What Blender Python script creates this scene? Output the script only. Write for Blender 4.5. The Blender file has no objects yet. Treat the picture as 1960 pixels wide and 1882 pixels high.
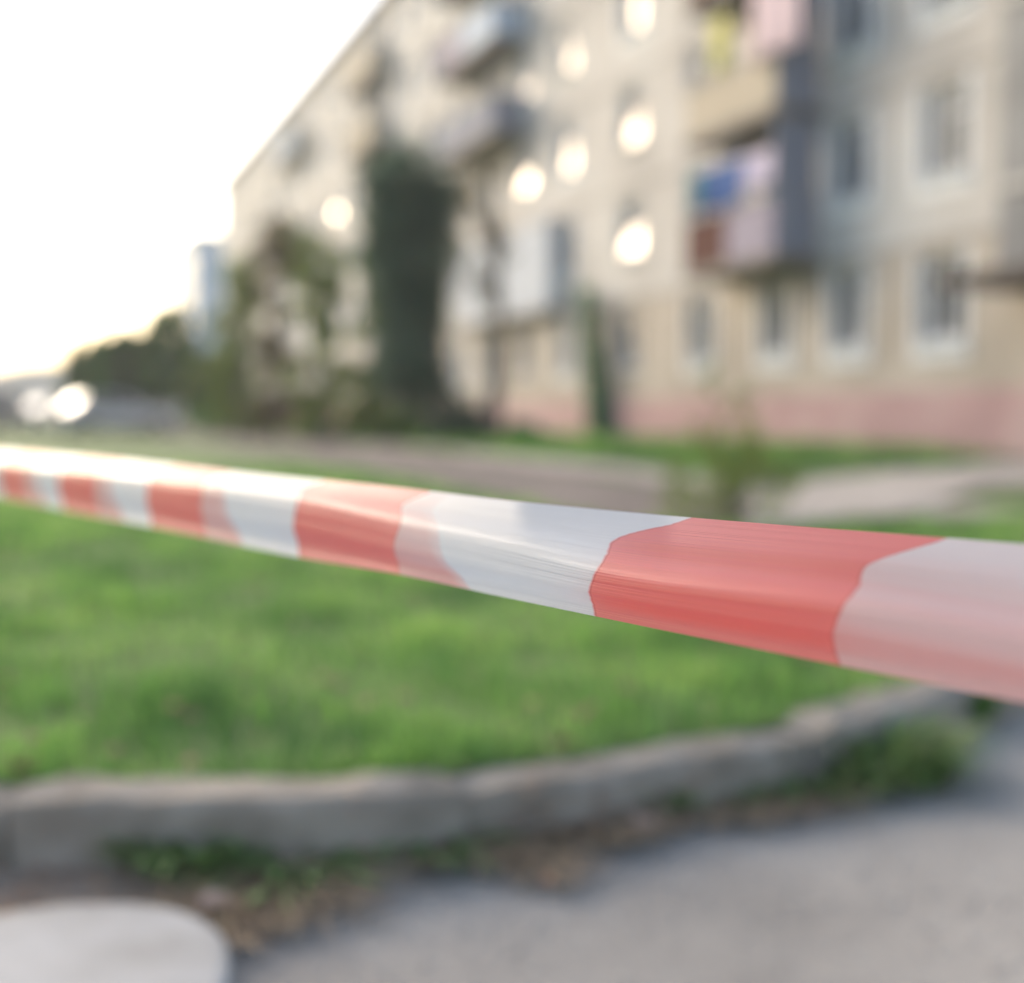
import bpy, math, random
import numpy as np
from mathutils import Vector, Matrix
R = math.radians
random.seed(7); rng = np.random.default_rng(7)
S = bpy.context.scene
COL = S.collection

# ------------------------------------------------------------------ camera
FPX = 2375.0                       # focal length in pixels of a 1960 px wide picture
CAMH = 0.95
PITCH = math.atan(141.0 / FPX)     # horizon sits above the picture centre
cam_d = bpy.data.cameras.new("camera"); cam = bpy.data.objects.new("camera", cam_d); COL.objects.link(cam)
cam.location = (0, 0, CAMH); cam.rotation_euler = (R(90) - PITCH, 0, 0)
cam_d.sensor_width = 36; cam_d.sensor_fit = 'HORIZONTAL'; cam_d.lens = 36 * FPX / 1960
cam_d.clip_start = 0.05; cam_d.clip_end = 3000
cam_d.dof.use_dof = True; cam_d.dof.focus_distance = 0.80; cam_d.dof.aperture_fstop = cam_d.lens / 21.5
cam_d.dof.aperture_blades = 0
S.camera = cam
# ------------------------------------------------------------------ world, sun, exposure
SUN_AZ, SUN_EL = -44.0, 20.0       # azimuth from +Y, negative = to the left
W = bpy.data.worlds.new("World"); S.world = W; W.use_nodes = True
nt = W.node_tree; bg = nt.nodes['Background']
sky = nt.nodes.new('ShaderNodeTexSky'); sky.sky_type = 'NISHITA'; sky.sun_disc = False
sky.sun_elevation = R(SUN_EL); sky.sun_rotation = R(SUN_AZ)
sky.air_density = 1.0; sky.dust_density = 4.0; sky.ozone_density = 1.0; sky.altitude = 100
nt.links.new(sky.outputs[0], bg.inputs[0]); bg.inputs[1].default_value = 0.15
sd = bpy.data.lights.new("sun", 'SUN'); sun = bpy.data.objects.new("sun", sd); COL.objects.link(sun)
sd.energy = 0.5; sd.angle = R(26); sd.color = (1.0, 0.95, 0.89)
Ls = Vector((math.sin(R(SUN_AZ)) * math.cos(R(SUN_EL)), math.cos(R(SUN_AZ)) * math.cos(R(SUN_EL)), math.sin(R(SUN_EL))))
sun.rotation_euler = Ls.to_track_quat('Z', 'Y').to_euler()
S.view_settings.view_transform = 'Standard'; S.view_settings.look = 'None'
S.view_settings.gamma = 1; S.view_settings.use_curve_mapping = False
S.view_settings.exposure = 1.5
S.render.engine = 'CYCLES'
S.cycles.max_bounces = 7; S.cycles.transparent_max_bounces = 16; S.cycles.volume_bounces = 0
S.cycles.sample_clamp_indirect = 6; S.cycles.use_denoising = True
S.cycles.caustics_reflective = False; S.cycles.caustics_refractive = False

# ------------------------------------------------------------------ picture -> place helpers
CAM = Vector((0, 0, CAMH))
def ray(x, y):
    vx = (x - 980) / FPX; vy = (941 - y) / FPX
    f = Vector((0, math.cos(PITCH), -math.sin(PITCH))); u = Vector((0, math.sin(PITCH), math.cos(PITCH)))
    return f + u * vy + Vector((vx, 0, 0))
def on_ground(x, y, z=0.15):
    r = ray(x, y); return CAM + r * ((z - CAMH) / r.z)
def at_depth(x, y, dep):
    r = ray(x, y); return CAM + r * (dep / r.y)
def hit_plane(x, y, q, n):
    r = ray(x, y); return CAM + r * ((q - CAM).dot(n) / r.dot(n))
def smooth(a, b, t):
    t = min(1, max(0, (t - a) / (b - a))); return t * t * (3 - 2 * t)
def ground_z(x, y):
    return 0.15 + 0.18 * smooth(6, 24, y) + 0.012 * math.sin(x * 1.3 + y * .7) * smooth(3.2, 6, y)

# ------------------------------------------------------------------ materials
MATS = {}
def newmat(name):
    m = bpy.data.materials.new(name); m.use_nodes = True; MATS[name] = m
    return m, m.node_tree, m.node_tree.nodes['Principled BSDF']
def mat(name, c1, c2=None, scale=5, rough=.8, bump=0, detail=4, spec=.5, stretch=(1, 1, 1), c3=None, metal=0, bscale=None, contrast=(.35, .65), island=0, transl=0):
    m, t, p = newmat(name); N = t.nodes; Lk = t.links
    p.inputs['Roughness'].default_value = rough; p.inputs['Specular IOR Level'].default_value = spec
    p.inputs['Metallic'].default_value = metal
    c2 = c2 or c1
    tc = N.new('ShaderNodeTexCoord'); mp = N.new('ShaderNodeMapping'); mp.inputs['Scale'].default_value = stretch
    Lk.new(tc.outputs['Object'], mp.inputs[0])
    nz = N.new('ShaderNodeTexNoise'); nz.inputs['Scale'].default_value = scale; nz.inputs['Detail'].default_value = detail
    Lk.new(mp.outputs[0], nz.inputs['Vector'])
    rp = N.new('ShaderNodeValToRGB'); rp.color_ramp.elements[0].position = contrast[0]; rp.color_ramp.elements[1].position = contrast[1]
    rp.color_ramp.elements[0].color = (*c1, 1); rp.color_ramp.elements[1].color = (*c2, 1)
    if c3:
        e = rp.color_ramp.elements.new((contrast[0] + contrast[1]) / 2); e.color = (*c3, 1)
    Lk.new(nz.outputs['Fac'], rp.inputs[0])
    out = rp.outputs[0]
    if island:
        g = N.new('ShaderNodeNewGeometry'); hs = N.new('ShaderNodeHueSaturation')
        mr = N.new('ShaderNodeMapRange'); mr.inputs['To Min'].default_value = 1 - island; mr.inputs['To Max'].default_value = 1 + island
        Lk.new(g.outputs['Random Per Island'], mr.inputs[0]); Lk.new(mr.outputs[0], hs.inputs['Value'])
        mr2 = N.new('ShaderNodeMapRange'); mr2.inputs['To Min'].default_value = .5 - island * .05; mr2.inputs['To Max'].default_value = .5 + island * .04
        Lk.new(g.outputs['Random Per Island'], mr2.inputs[0]); Lk.new(mr2.outputs[0], hs.inputs['Hue'])
        Lk.new(out, hs.inputs['Color']); out = hs.outputs[0]
    Lk.new(out, p.inputs['Base Color'])
    if bump:
        n2 = N.new('ShaderNodeTexNoise'); n2.inputs['Scale'].default_value = bscale or scale * 4; n2.inputs['Detail'].default_value = 5
        Lk.new(mp.outputs[0], n2.inputs['Vector'])
        b = N.new('ShaderNodeBump'); b.inputs['Strength'].default_value = 1; b.inputs['Distance'].default_value = bump
        Lk.new(n2.outputs['Fac'], b.inputs['Height']); Lk.new(b.outputs[0], p.inputs['Normal'])
    if transl:
        tr = N.new('ShaderNodeBsdfTranslucent'); Lk.new(out, tr.inputs[0])
        mx = N.new('ShaderNodeMixShader'); mx.inputs[0].default_value = transl
        o = N['Material Output']; Lk.new(p.outputs[0], mx.inputs[1]); Lk.new(tr.outputs[0], mx.inputs[2]); Lk.new(mx.outputs[0], o.inputs[0])
    return m

M = {}
M['facade'] = mat('render_wall', (.42, .40, .38), (.55, .535, .515), .35, .9, .01, 6, c3=(.51, .485, .46), bscale=30)
M['facade_tan'] = mat('ground_floor_wall', (.36, .31, .26), (.50, .445, .385), .5, .9, .01, 6, bscale=30)
M['plinth'] = mat('pink_plinth', (.40, .25, .25), (.50, .35, .34), .9, .9, .01, 6, c3=(.47, .30, .30), bscale=25)
M['stair'] = mat('grey_render', (.20, .20, .20), (.27, .27, .27), .8, .9, .008, 5)
M['white'] = mat('white_paint', (.72, .74, .77), (.80, .81, .83), 3, .8, spec=.2)
M['roofm'] = mat('roof_felt', (.08, .075, .07), (.13, .12, .11), 3, .9)
M['slab'] = mat('balcony_concrete', (.16, .14, .12), (.26, .23, .20), 4, .9, .005)
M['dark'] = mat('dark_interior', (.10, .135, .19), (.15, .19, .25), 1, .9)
M['curtain'] = mat('net_curtain', (.34, .40, .47), (.50, .56, .63), 9, .9, stretch=(1, 1, .1))
M['bal_tan'] = mat('cream_panel', (.42, .37, .29), (.52, .46, .38), 2, .92, spec=.12, stretch=(.3, 1, 4))
M['bal_brown'] = mat('red_brown_panel', (.09, .04, .032), (.14, .065, .052), 3, .92, spec=.12)
M['bal_lilac'] = mat('lilac_panel', (.28, .25, .31), (.38, .34, .41), 3, .92, spec=.12)
M['bal_grey'] = mat('grey_blue_panel', (.22, .23, .28), (.31, .32, .38), 2, .92, spec=.12, stretch=(6, 6, .3))
M['bal_white'] = mat('white_blue_cladding', (.46, .49, .55), (.54, .57, .62), 2, .9, spec=.15)
M['bal_blue'] = mat('pale_blue_panel', (.42, .50, .62), (.54, .60, .70), 2, .9, spec=.15)
M['bal_dark'] = mat('dark_wood', (.045, .035, .03), (.09, .07, .06), 3, .8)
M['metal'] = mat('painted_metal', (.25, .26, .28), (.33, .34, .36), 4, .85, spec=.2)
M['cl_blue'] = mat('blue_cloth', (.005, .05, .20), (.01, .085, .30), 4, .9)
M['cl_pink'] = mat('pink_cloth', (.50, .38, .42), (.60, .48, .53), 4, .9)
M['cl_lilac'] = mat('lilac_cloth', (.48, .42, .56), (.58, .52, .66), 4, .9)
M['cl_lime'] = mat('yellow_green_cloth', (.55, .52, .10), (.68, .62, .22), 4, .9)
M['cl_teal'] = mat('teal_cloth', (.03, .16, .20), (.05, .22, .26), 4, .9)
M['bark'] = mat('tree_bark', (.06, .05, .042), (.15, .125, .105), 6, .95, .01, stretch=(1, 1, .3))
M['leaf_dark'] = mat('dark_leaves', (.085, .14, .09), (.14, .20, .13), .9, .7, spec=.15, island=.45, transl=.2)
M['leaf_olive'] = mat('olive_leaves', (.14, .20, .045), (.30, .36, .09), .8, .7, spec=.15, island=.5, transl=.35)
M['leaf_brown'] = mat('autumn_leaves', (.15, .12, .06), (.27, .21, .09), .8, .6, spec=.3, island=.5, transl=.25)
M['leaf_mid'] = mat('mid_green_leaves', (.07, .17, .04), (.19, .33, .08), .35, .7, spec=.1, island=.45, transl=.3)
M['ivy'] = mat('ivy_leaves', (.02, .22, .07), (.04, .30, .10), 2, .7, spec=.1, island=.4, transl=.1)
M['weed'] = mat('weed_leaves', (.10, .18, .055), (.19, .28, .09), 14, .6, spec=.3, island=.4, transl=.25)
M['hill'] = mat('hill_wood', (.03, .075, .06), (.05, .11, .085), .03, .95)
M['bld_blue'] = mat('pale_blue_block', (.46, .52, .62), (.55, .60, .68), .2, .9)
M['bld_cream'] = mat('cream_end_wall', (.62, .54, .44), (.70, .62, .52), .2, .9)
M['asphalt'] = mat('asphalt', (.255, .232, .205), (.375, .342, .30), 1.6, .92, .004, 8, bscale=160)
M['soil'] = mat('bare_soil', (.21, .17, .13), (.34, .275, .21), 5, .95, .012, 8, bscale=60)
M['track'] = mat('dirt_track', (.12, .098, .088), (.20, .165, .145), 1.2, .95, .01, 8, bscale=30)
M['pathm'] = mat('pale_path', (.34, .30, .265), (.43, .385, .34), 1.2, .95, .006, 8, bscale=40)
M['concrete'] = mat('kerb_concrete', (.24, .20, .155), (.38, .325, .265), 7, .95, .008, 8, bscale=70)
M['pale_conc'] = mat('pale_concrete', (.35, .33, .30), (.50, .485, .46), 4, .97, .002, 6, bscale=60)
M['leaf_dry'] = mat('dry_leaf', (.22, .12, .07), (.36, .22, .14), 20, .8, island=.4)
M['leaf_peach'] = mat('peach_leaf', (.50, .34, .27), (.60, .42, .33), 30, .7)
M['litter_blue'] = mat('blue_wrapper', (.05, .11, .24), (.08, .16, .32), 30, .4)
M['car_white'] = mat('white_car_paint', (.68, .66, .66), (.72, .70, .70), 1, .25)
M['car_grey'] = mat('grey_car_paint', (.30, .31, .33), (.34, .35, .37), 1, .25)
M['car_pink'] = mat('pale_van_paint', (.55, .47, .46), (.60, .52, .50), 1, .3)
M['rubber'] = mat('tyre_rubber', (.02, .02, .02), (.03, .03, .03), 5, .8)
M['chrome'] = mat('wheel_alloy', (.5, .5, .5), (.6, .6, .6), 5, .3, metal=1)
M['lamp_glass'] = mat('headlight_lens', (.6, .6, .6), (.7, .7, .7), 5, .1, spec=.8)
M['lamp_red'] = mat('tail_light_lens', (.35, .02, .02), (.4, .03, .03), 5, .1, spec=.8)
M['door'] = mat('pale_door', (.52, .52, .54), (.60, .60, .62), 3, .6)

# lawn: mottled greens with bare and yellowed patches
m, t, p = newmat('lawn'); N = t.nodes; Lk = t.links
tc = N.new('ShaderNodeTexCoord')
n1 = N.new('ShaderNodeTexNoise'); n1.inputs['Scale'].default_value = 1.3; n1.inputs['Detail'].default_value = 6
n2 = N.new('ShaderNodeTexNoise'); n2.inputs['Scale'].default_value = .35; n2.inputs['Detail'].default_value = 4
rp = N.new('ShaderNodeValToRGB'); e = rp.color_ramp.elements
e[0].position = .3; e[0].color = (.035, .075, .015, 1); e[1].position = .7; e[1].color = (.13, .21, .03, 1)
x = e.new(.5); x.color = (.07, .14, .02, 1)
r2 = N.new('ShaderNodeValToRGB'); r2.color_ramp.elements[0].position = .60; r2.color_ramp.elements[1].position = .72
mx = N.new('ShaderNodeMixRGB'); mx.inputs[2].default_value = (.17, .145, .10, 1)
for n in (n1, n2): Lk.new(tc.outputs['Object'], n.inputs['Vector'])
Lk.new(n1.outputs[0], rp.inputs[0]); Lk.new(n2.outputs[0], r2.inputs[0]); Lk.new(r2.outputs[0], mx.inputs[0])
Lk.new(rp.outputs[0], mx.inputs[1]); Lk.new(mx.outputs[0], p.inputs['Base Color']); p.inputs['Roughness'].default_value = .9
M['lawn'] = m

# grass blades
m, t, p = newmat('grass_blade'); N = t.nodes; Lk = t.links
tc = N.new('ShaderNodeTexCoord')
n1 = N.new('ShaderNodeTexNoise'); n1.inputs['Scale'].default_value = 1.9; n1.inputs['Detail'].default_value = 3
mp = N.new('ShaderNodeMapping'); mp.inputs['Scale'].default_value = (1, .8, .3)
Lk.new(tc.outputs['Object'], mp.inputs[0]); Lk.new(mp.outputs[0], n1.inputs['Vector'])
rp = N.new('ShaderNodeValToRGB'); e = rp.color_ramp.elements
e[0].position = .34; e[0].color = (.09, .20, .06, 1); e[1].position = .68; e[1].color = (.37, .56, .15, 1)
x = e.new(.5); x.color = (.20, .38, .09, 1)
g = N.new('ShaderNodeNewGeometry'); hs = N.new('ShaderNodeHueSaturation')
mr = N.new('ShaderNodeMapRange'); mr.inputs['To Min'].default_value = .75; mr.inputs['To Max'].default_value = 1.25
Lk.new(n1.outputs[0], rp.inputs[0]); Lk.new(g.outputs['Random Per Island'], mr.inputs[0]); Lk.new(mr.outputs[0], hs.inputs['Value'])
Lk.new(rp.outputs[0], hs.inputs['Color']); Lk.new(hs.outputs[0], p.inputs['Base Color'])
p.inputs['Roughness'].default_value = .6; p.inputs['Specular IOR Level'].default_value = .3
tr = N.new('ShaderNodeBsdfTranslucent'); Lk.new(hs.outputs[0], tr.inputs[0])
ms = N.new('ShaderNodeMixShader'); ms.inputs[0].default_value = .4
Lk.new(p.outputs[0], ms.inputs[1]); Lk.new(tr.outputs[0], ms.inputs[2]); Lk.new(ms.outputs[0], N['Material Output'].inputs[0])
M['blade'] = m

# window glass: clear, mirror-like at grazing angles
m, t, p = newmat('window_glass'); N = t.nodes; Lk = t.links
fr = N.new('ShaderNodeFresnel'); fr.inputs[0].default_value = 1.5
gl = N.new('ShaderNodeBsdfGlossy'); gl.inputs['Roughness'].default_value = .02; gl.inputs[0].default_value = (1, 1, 1, 1)
tp = N.new('ShaderNodeBsdfTransparent'); tp.inputs[0].default_value = (.85, .88, .9, 1)
ms = N.new('ShaderNodeMixShader'); Lk.new(fr.outputs[0], ms.inputs[0]); Lk.new(tp.outputs[0], ms.inputs[1]); Lk.new(gl.outputs[0], ms.inputs[2])
Lk.new(ms.outputs[0], N['Material Output'].inputs[0]); M['glass'] = m
m = M['glass'].copy(); m.name = 'dusty_window_glass'; N = m.node_tree.nodes; Lk = m.node_tree.links  # copy with weakened, blurred reflection, keeps the other panes from shining
mu = N.new('ShaderNodeMath'); mu.operation = 'MULTIPLY'; mu.inputs[1].default_value = .55
Lk.new(N['Fresnel'].outputs[0], mu.inputs[0]); Lk.new(mu.outputs[0], N['Mix Shader'].inputs[0]); N['Glossy BSDF'].inputs['Roughness'].default_value = .10
M['dusty'] = m
m = M['glass'].copy(); m.name = 'glint_window_glass'; N = m.node_tree.nodes; Lk = m.node_tree.links  # copy with reflection boosted and tinted warm, for panes chosen to glint
mu = N.new('ShaderNodeMath'); mu.operation = 'MULTIPLY'; mu.inputs[1].default_value = 1.5
Lk.new(N['Fresnel'].outputs[0], mu.inputs[0]); Lk.new(mu.outputs[0], N['Mix Shader'].inputs[0]); N['Glossy BSDF'].inputs['Roughness'].default_value = .06; N['Glossy BSDF'].inputs[0].default_value = (1, .95, .88, 1)
M['glint_glass'] = m
M['car_glass'] = mat('dark_car_glass', (.015, .017, .02), (.02, .022, .025), 2, .03, spec=1.0)

# ------------------------------------------------------------------ mesh helpers
def link(name, verts, faces, mats, parent=None, mids=None, smoothf=False, loc=None):
    me = bpy.data.meshes.new(name); me.from_pydata([tuple(v) for v in verts], [], faces); me.update()
    for mm in (mats if isinstance(mats, (list, tuple)) else [mats]): me.materials.append(mm)
    if mids is not None: me.polygons.foreach_set('material_index', mids)
    if smoothf: me.polygons.foreach_set('use_smooth', [True] * len(me.polygons))
    o = bpy.data.objects.new(name, me); COL.objects.link(o)
    if parent: o.parent = parent
    if loc is not None: o.location = loc
    return o
class MB:
    def __init__(s): s.v = []; s.f = []; s.m = []
    def box(s, x0, x1, y0, y1, z0, z1, mi=0, bev=0):
        b = len(s.v)
        if bev:
            P = []
            for z, k in ((z0, 0), (z1 - bev, 0), (z1, bev)):
                P += [(x0 + k, y0 + k, z), (x1 - k, y0 + k, z), (x1 - k, y1 - k, z), (x0 + k, y1 - k, z)]
            s.v += P
            for l in (0, 4):
                for i in range(4):
                    j = (i + 1) % 4; s.f.append((b + l + i, b + l + j, b + l + 4 + j, b + l + 4 + i)); s.m.append(mi)
            s.f += [(b + 3, b + 2, b + 1, b), (b + 8, b + 9, b + 10, b + 11)]; s.m += [mi, mi]; return s
        s.v += [(x0, y0, z0), (x1, y0, z0), (x1, y1, z0), (x0, y1, z0), (x0, y0, z1), (x1, y0, z1), (x1, y1, z1), (x0, y1, z1)]
        for q in ((0, 3, 2, 1), (4, 5, 6, 7), (0, 1, 5, 4), (1, 2, 6, 5), (2, 3, 7, 6), (3, 0, 4, 7)):
            s.f.append(tuple(b + k for k in q)); s.m.append(mi)
        return s
    def quad(s, a, b, c, d, mi=0):
        k = len(s.v); s.v += [a, b, c, d]; s.f.append((k, k + 1, k + 2, k + 3)); s.m.append(mi); return s
    def tube(s, pts, rad, n=8, mi=0):
        pts = [Vector(p) for p in pts]; b = len(s.v)
        for i, p in enumerate(pts):
            t = (pts[min(i + 1, len(pts) - 1)] - pts[max(i - 1, 0)]).normalized()
            a = t.orthogonal().normalized() if abs(t.z) > .999 else t.cross(Vector((0, 0, 1))).normalized()
            c = t.cross(a)
            r = rad[i] if isinstance(rad, (list, tuple)) else rad
            for k in range(n):
                an = 2 * math.pi * k / n; s.v.append(tuple(p + a * (r * math.cos(an)) + c * (r * math.sin(an))))
        for i in range(len(pts) - 1):
            for k in range(n):
                k2 = (k + 1) % n; s.f.append((b + i * n + k, b + i * n + k2, b + (i + 1) * n + k2, b + (i + 1) * n + k)); s.m.append(mi)
        s.f.append(tuple(b + k for k in range(n))[::-1]); s.m.append(mi)
        e = b + (len(pts) - 1) * n; s.f.append(tuple(e + k for k in range(n))); s.m.append(mi); return s
    def build(s, name, mats, parent=None, loc=None, sm=False):
        return link(name, s.v, s.f, mats, parent, s.m, sm, loc)
def empty(name, loc, rz=0):
    o = bpy.data.objects.new(name, None); COL.objects.link(o); o.location = loc; o.rotation_euler = (0, 0, rz); o.empty_display_size = .3; return o
def tag(o, label=None, cat=None, group=None, kind=None):
    if label: o['label'] = label
    if cat: o['category'] = cat
    if group: o['group'] = group
    if kind: o['kind'] = kind
    return o
def kids(o): return [c for c in bpy.data.objects if c.parent == o]
def copy_tree(o, parent=None, loc=None):
    c = o.copy(); COL.objects.link(c)
    if parent is not None: c.parent = parent
    if loc is not None: c.location = loc
    for ch in kids(o): copy_tree(ch, c)
    return c
def leaves(centres, radii, n, size, flat=.0, shell=.35, droop=0):
    """n leaf quads scattered through ellipsoid clumps; returns verts, faces"""
    centres = np.array(centres, float); radii = np.array(radii, float)
    if radii.ndim == 1: radii = np.stack([radii] * 3, 1)
    vol = radii.prod(1) ** .8; pick = rng.choice(len(centres), n, p=vol / vol.sum())
    d = rng.normal(size=(n, 3)); d /= np.linalg.norm(d, axis=1)[:, None]
    rr = (shell + (1 - shell) * rng.random(n)) ** .6
    p = centres[pick] + d * radii[pick] * rr[:, None]
    a = rng.normal(size=(n, 3)); a /= np.linalg.norm(a, axis=1)[:, None]
    b = np.cross(a, rng.normal(size=(n, 3))); b /= np.linalg.norm(b, axis=1)[:, None]
    s = size * (.6 + .8 * rng.random(n))[:, None]
    v = np.stack([p - a * s, p - b * s * .5, p + a * s, p + b * s * .5], 1).reshape(-1, 3)
    f = np.arange(4 * n).reshape(-1, 4)
    return v, f
def leaf_obj(name, vf, m, parent=None, loc=None):
    v, f = vf
    me = bpy.data.meshes.new(name); n = len(f)
    me.vertices.add(len(v)); me.vertices.foreach_set('co', v.astype(np.float32).ravel())
    me.loops.add(n * f.shape[1]); me.loops.foreach_set('vertex_index', f.astype(np.int32).ravel())
    me.polygons.add(n); me.polygons.foreach_set('loop_start', np.arange(n, dtype=np.int32) * f.shape[1])
    me.update(calc_edges=True); me.validate(); me.materials.append(m)
    o = bpy.data.objects.new(name, me); COL.objects.link(o)
    if parent: o.parent = parent
    if loc is not None: o.location = loc
    return o

# ------------------------------------------------------------------ ground
def kerb_y(x):                      # front edge of the near kerb as y(x)
    xs = [-60, -6, -1.05, -.51, -.257, -.07, .14, .388, .66, .83, 1.12, 1.38, 1.62, 2.4, 4.0, 8.0, 60]
    ys = [2.9, 2.62, 2.53, 2.53, 2.55, 2.66, 2.73, 2.88, 3.02, 3.17, 3.45, 3.73, 3.95, 4.7, 6.1, 9.0, 40]
    return float(np.interp(x, xs, ys))
gs = [-900, 900]
tag(link('ground', [(-700, -400, -.05), (700, -400, -.05), (700, 900, -.05), (-700, 900, -.05)], [(0, 1, 2, 3)], M['lawn']), kind='structure')
xs = sorted(set(list(np.arange(-8, 8, .2)) + list(np.arange(-60, 60.1, 2.0))))
rows = 6
V = []; F = []
for i, x in enumerate(xs):
    for j in range(rows): V.append((x, -30 + j / (rows - 1) * (kerb_y(x) + .05 + 30), 0))
for i in range(len(xs) - 1):
    for j in range(rows - 1): a = i * rows + j; F.append((a, a + rows, a + rows + 1, a + 1))
tag(link('road', V, F, M['asphalt']), kind='structure')
fr_ = [0, .3, .7, 1.2, 2, 3, 4.5, 6, 8, 10, 12, 14, 17, 20, 24, 30, 40, 60, 100, 170]
V = []; F = []; nr = len(fr_)
for x in xs:
    for f_ in fr_:
        y = kerb_y(x) + .150 + f_; V.append((x, y, ground_z(x, y)))
for i in range(len(xs) - 1):
    for j in range(nr - 1): a = i * nr + j; F.append((a, a + nr, a + nr + 1, a + 1))
tag(link('lawn', V, F, M['lawn'], smoothf=True), kind='structure')

# near kerb: worn concrete blocks laid along the curve
def resample(pts, step):
    out = [Vector(pts[0])]; acc = 0
    for a, b in zip(pts[:-1], pts[1:]):
        a = Vector(a); b = Vector(b); L = (b - a).length; n = max(1, int(L / step))
        for k in range(1, n + 1): out.append(a.lerp(b, k / n))
    return out
kp = [Vector((x, kerb_y(x), 0)) for x in np.arange(-6, 5.01, .05)]
mb = MB(); i = 0; rnd = random.Random(3)
cum = [0]
for a, b in zip(kp[:-1], kp[1:]): cum.append(cum[-1] + (b - a).length)
def kpos(s):
    x = float(np.interp(s, cum, [p.x for p in kp])); return Vector((x, kerb_y(x), 0))
s = 0.0; stones = []
while s < cum[-1] - .6:
    L = .98; stones.append((s, s + L)); s += L + .010
for (s0, s1) in stones:
    n = 10; sec = []
    dz = rnd.uniform(-.012, .012); dj = rnd.uniform(-.012, .012)
    for k in range(n + 1):
        a = kpos(s0 + (s1 - s0) * k / n); b = kpos(s0 + (s1 - s0) * min(1, (k + .5) / n) + .01)
        tdir = (kpos(s0 + (s1 - s0) * k / n + .05) - kpos(s0 + (s1 - s0) * k / n - .05)); tdir.z = 0; tdir.normalize()
        nd = Vector((-tdir.y, tdir.x, 0))      # away from the road
        e = .012 if k in (0, n) else 0
        prof = [(e, -.04), (e * .6 + rnd.uniform(0, .004), .125 + dz - e), (.012 + rnd.uniform(0, .006), .147 + dz - e), (.10, .158 + dz - e), (.168, .15 + dz - e), (.18, -.04)]
        sec.append([a + nd * (q + dj + rnd.uniform(-.006, .006)) + Vector((0, 0, z + (rnd.uniform(-.007, .007) if z > .1 else 0))) for q, z in prof])
    b0 = len(mb.v); m_ = 6
    for r_ in sec: mb.v += [tuple(p) for p in r_]
    for k in range(n):
        for q in range(m_ - 1): mb.f.append((b0 + k * m_ + q, b0 + (k + 1) * m_ + q, b0 + (k + 1) * m_ + q + 1, b0 + k * m_ + q + 1)); mb.m.append(0)
    mb.f.append(tuple(b0 + q for q in range(m_))); mb.m.append(0); mb.f.append(tuple(b0 + n * m_ + q for q in range(m_))[::-1]); mb.m.append(0)
tag(mb.build('kerb', M['concrete'], sm=False), kind='structure')

# strip of soil and litter in the gutter at the foot of the kerb
edge_px = [(-400, 1795), (100, 1790), (380, 1790), (440, 1795), (560, 1735), (700, 1655), (850, 1612), (1000, 1622), (1120, 1610), (1200, 1575), (1350, 1560), (1500, 1535), (1700, 1490), (1800, 1470), (1880, 1400), (2000, 1340)]
ep = [on_ground(px, py, 0) for px, py in edge_px]
V = []; F = []
exx = [p.x for p in ep]; eyy = [p.y for p in ep]
gx = np.arange(-1.6, 1.75, .04)
for x in gx:
    y0 = float(np.interp(x, exx, eyy)) + .02 * math.sin(x * 23) + .012 * math.sin(x * 61); y1 = kerb_y(x) + .02
    y0 = min(y0, y1 - .10 - .03 * math.sin(x * 7))
    for k in range(5):
        f_ = k / 4; V.append((x, y0 + (y1 - y0) * f_, .002 + (.008 + .057 * smooth(-.75, .2, x)) * f_ ** 1.2))
for i in range(len(gx) - 1):
    for k in range(4): a = i * 5 + k; F.append((a, a + 5, a + 6, a + 1))
tag(link('gutter_soil', V, F, M['soil'], smoothf=True), kind='structure')

# ------------------------------------------------------------------ facade frame of the apartment block
rv = ray(40, 800); d = Vector((rv.x, rv.y, 0)).normalized(); nrm = Vector((-d.y, d.x, 0)); DS = 22.8
Q1 = at_depth(1795, 800, 21.2); Q0 = Q1 - d * DS; Q0.z = 0
if nrm.dot(CAM - Q0) < 0: nrm = -nrm
BZ = math.atan2(d.y, d.x)
def fac(x, y, off=0.0):            # picture -> (s along facade, height above z=0) on the plane `off` metres in front of it
    p = hit_plane(x, y, Q0 + nrm * off, nrm); q = p - Q0; return q.dot(d), p.z
def fworld(s, off, z): return Q0 + d * s + nrm * off + Vector((0, 0, z))

def strip(name, off0, off1, s0, s1, lift, m, wob=.15, step=1.5):
    V = []; F = []; ss = np.arange(s0, s1, step)
    K = 7
    for i, s_ in enumerate(ss):
        a = off0 + wob * math.sin(s_ * .9) + wob * .6 * math.sin(s_ * 2.1 + 1); b = off1 + wob * math.sin(s_ * .7 + 2) + wob * .5 * math.sin(s_ * 2.7)
        for k in range(K):
            w = fworld(s_, a + (b - a) * k / (K - 1), 0); V.append((w.x, w.y, ground_z(w.x, w.y) + lift))
    for i in range(len(ss) - 1):
        for k in range(K - 1): q = i * K + k; F.append((q, q + K, q + K + 1, q + 1))
    return tag(link(name, V, F, m, smoothf=True), kind='structure')
def offs(x, y):                   # offset from facade of a ground point
    p = on_ground(x, y, .22); return (p - Q0).dot(nrm)
o_far = offs(1150, 915); o_near = offs(1250, 1000)
s_end = (on_ground(1440, 1000, .2) - Q0).dot(d)
strip('dirt_track', o_near, o_far, s_end, 110, .015, M['track'])
strip('track_verge', o_far, o_far - .9, s_end, 80, .03, M['pathm'], .12)
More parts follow.
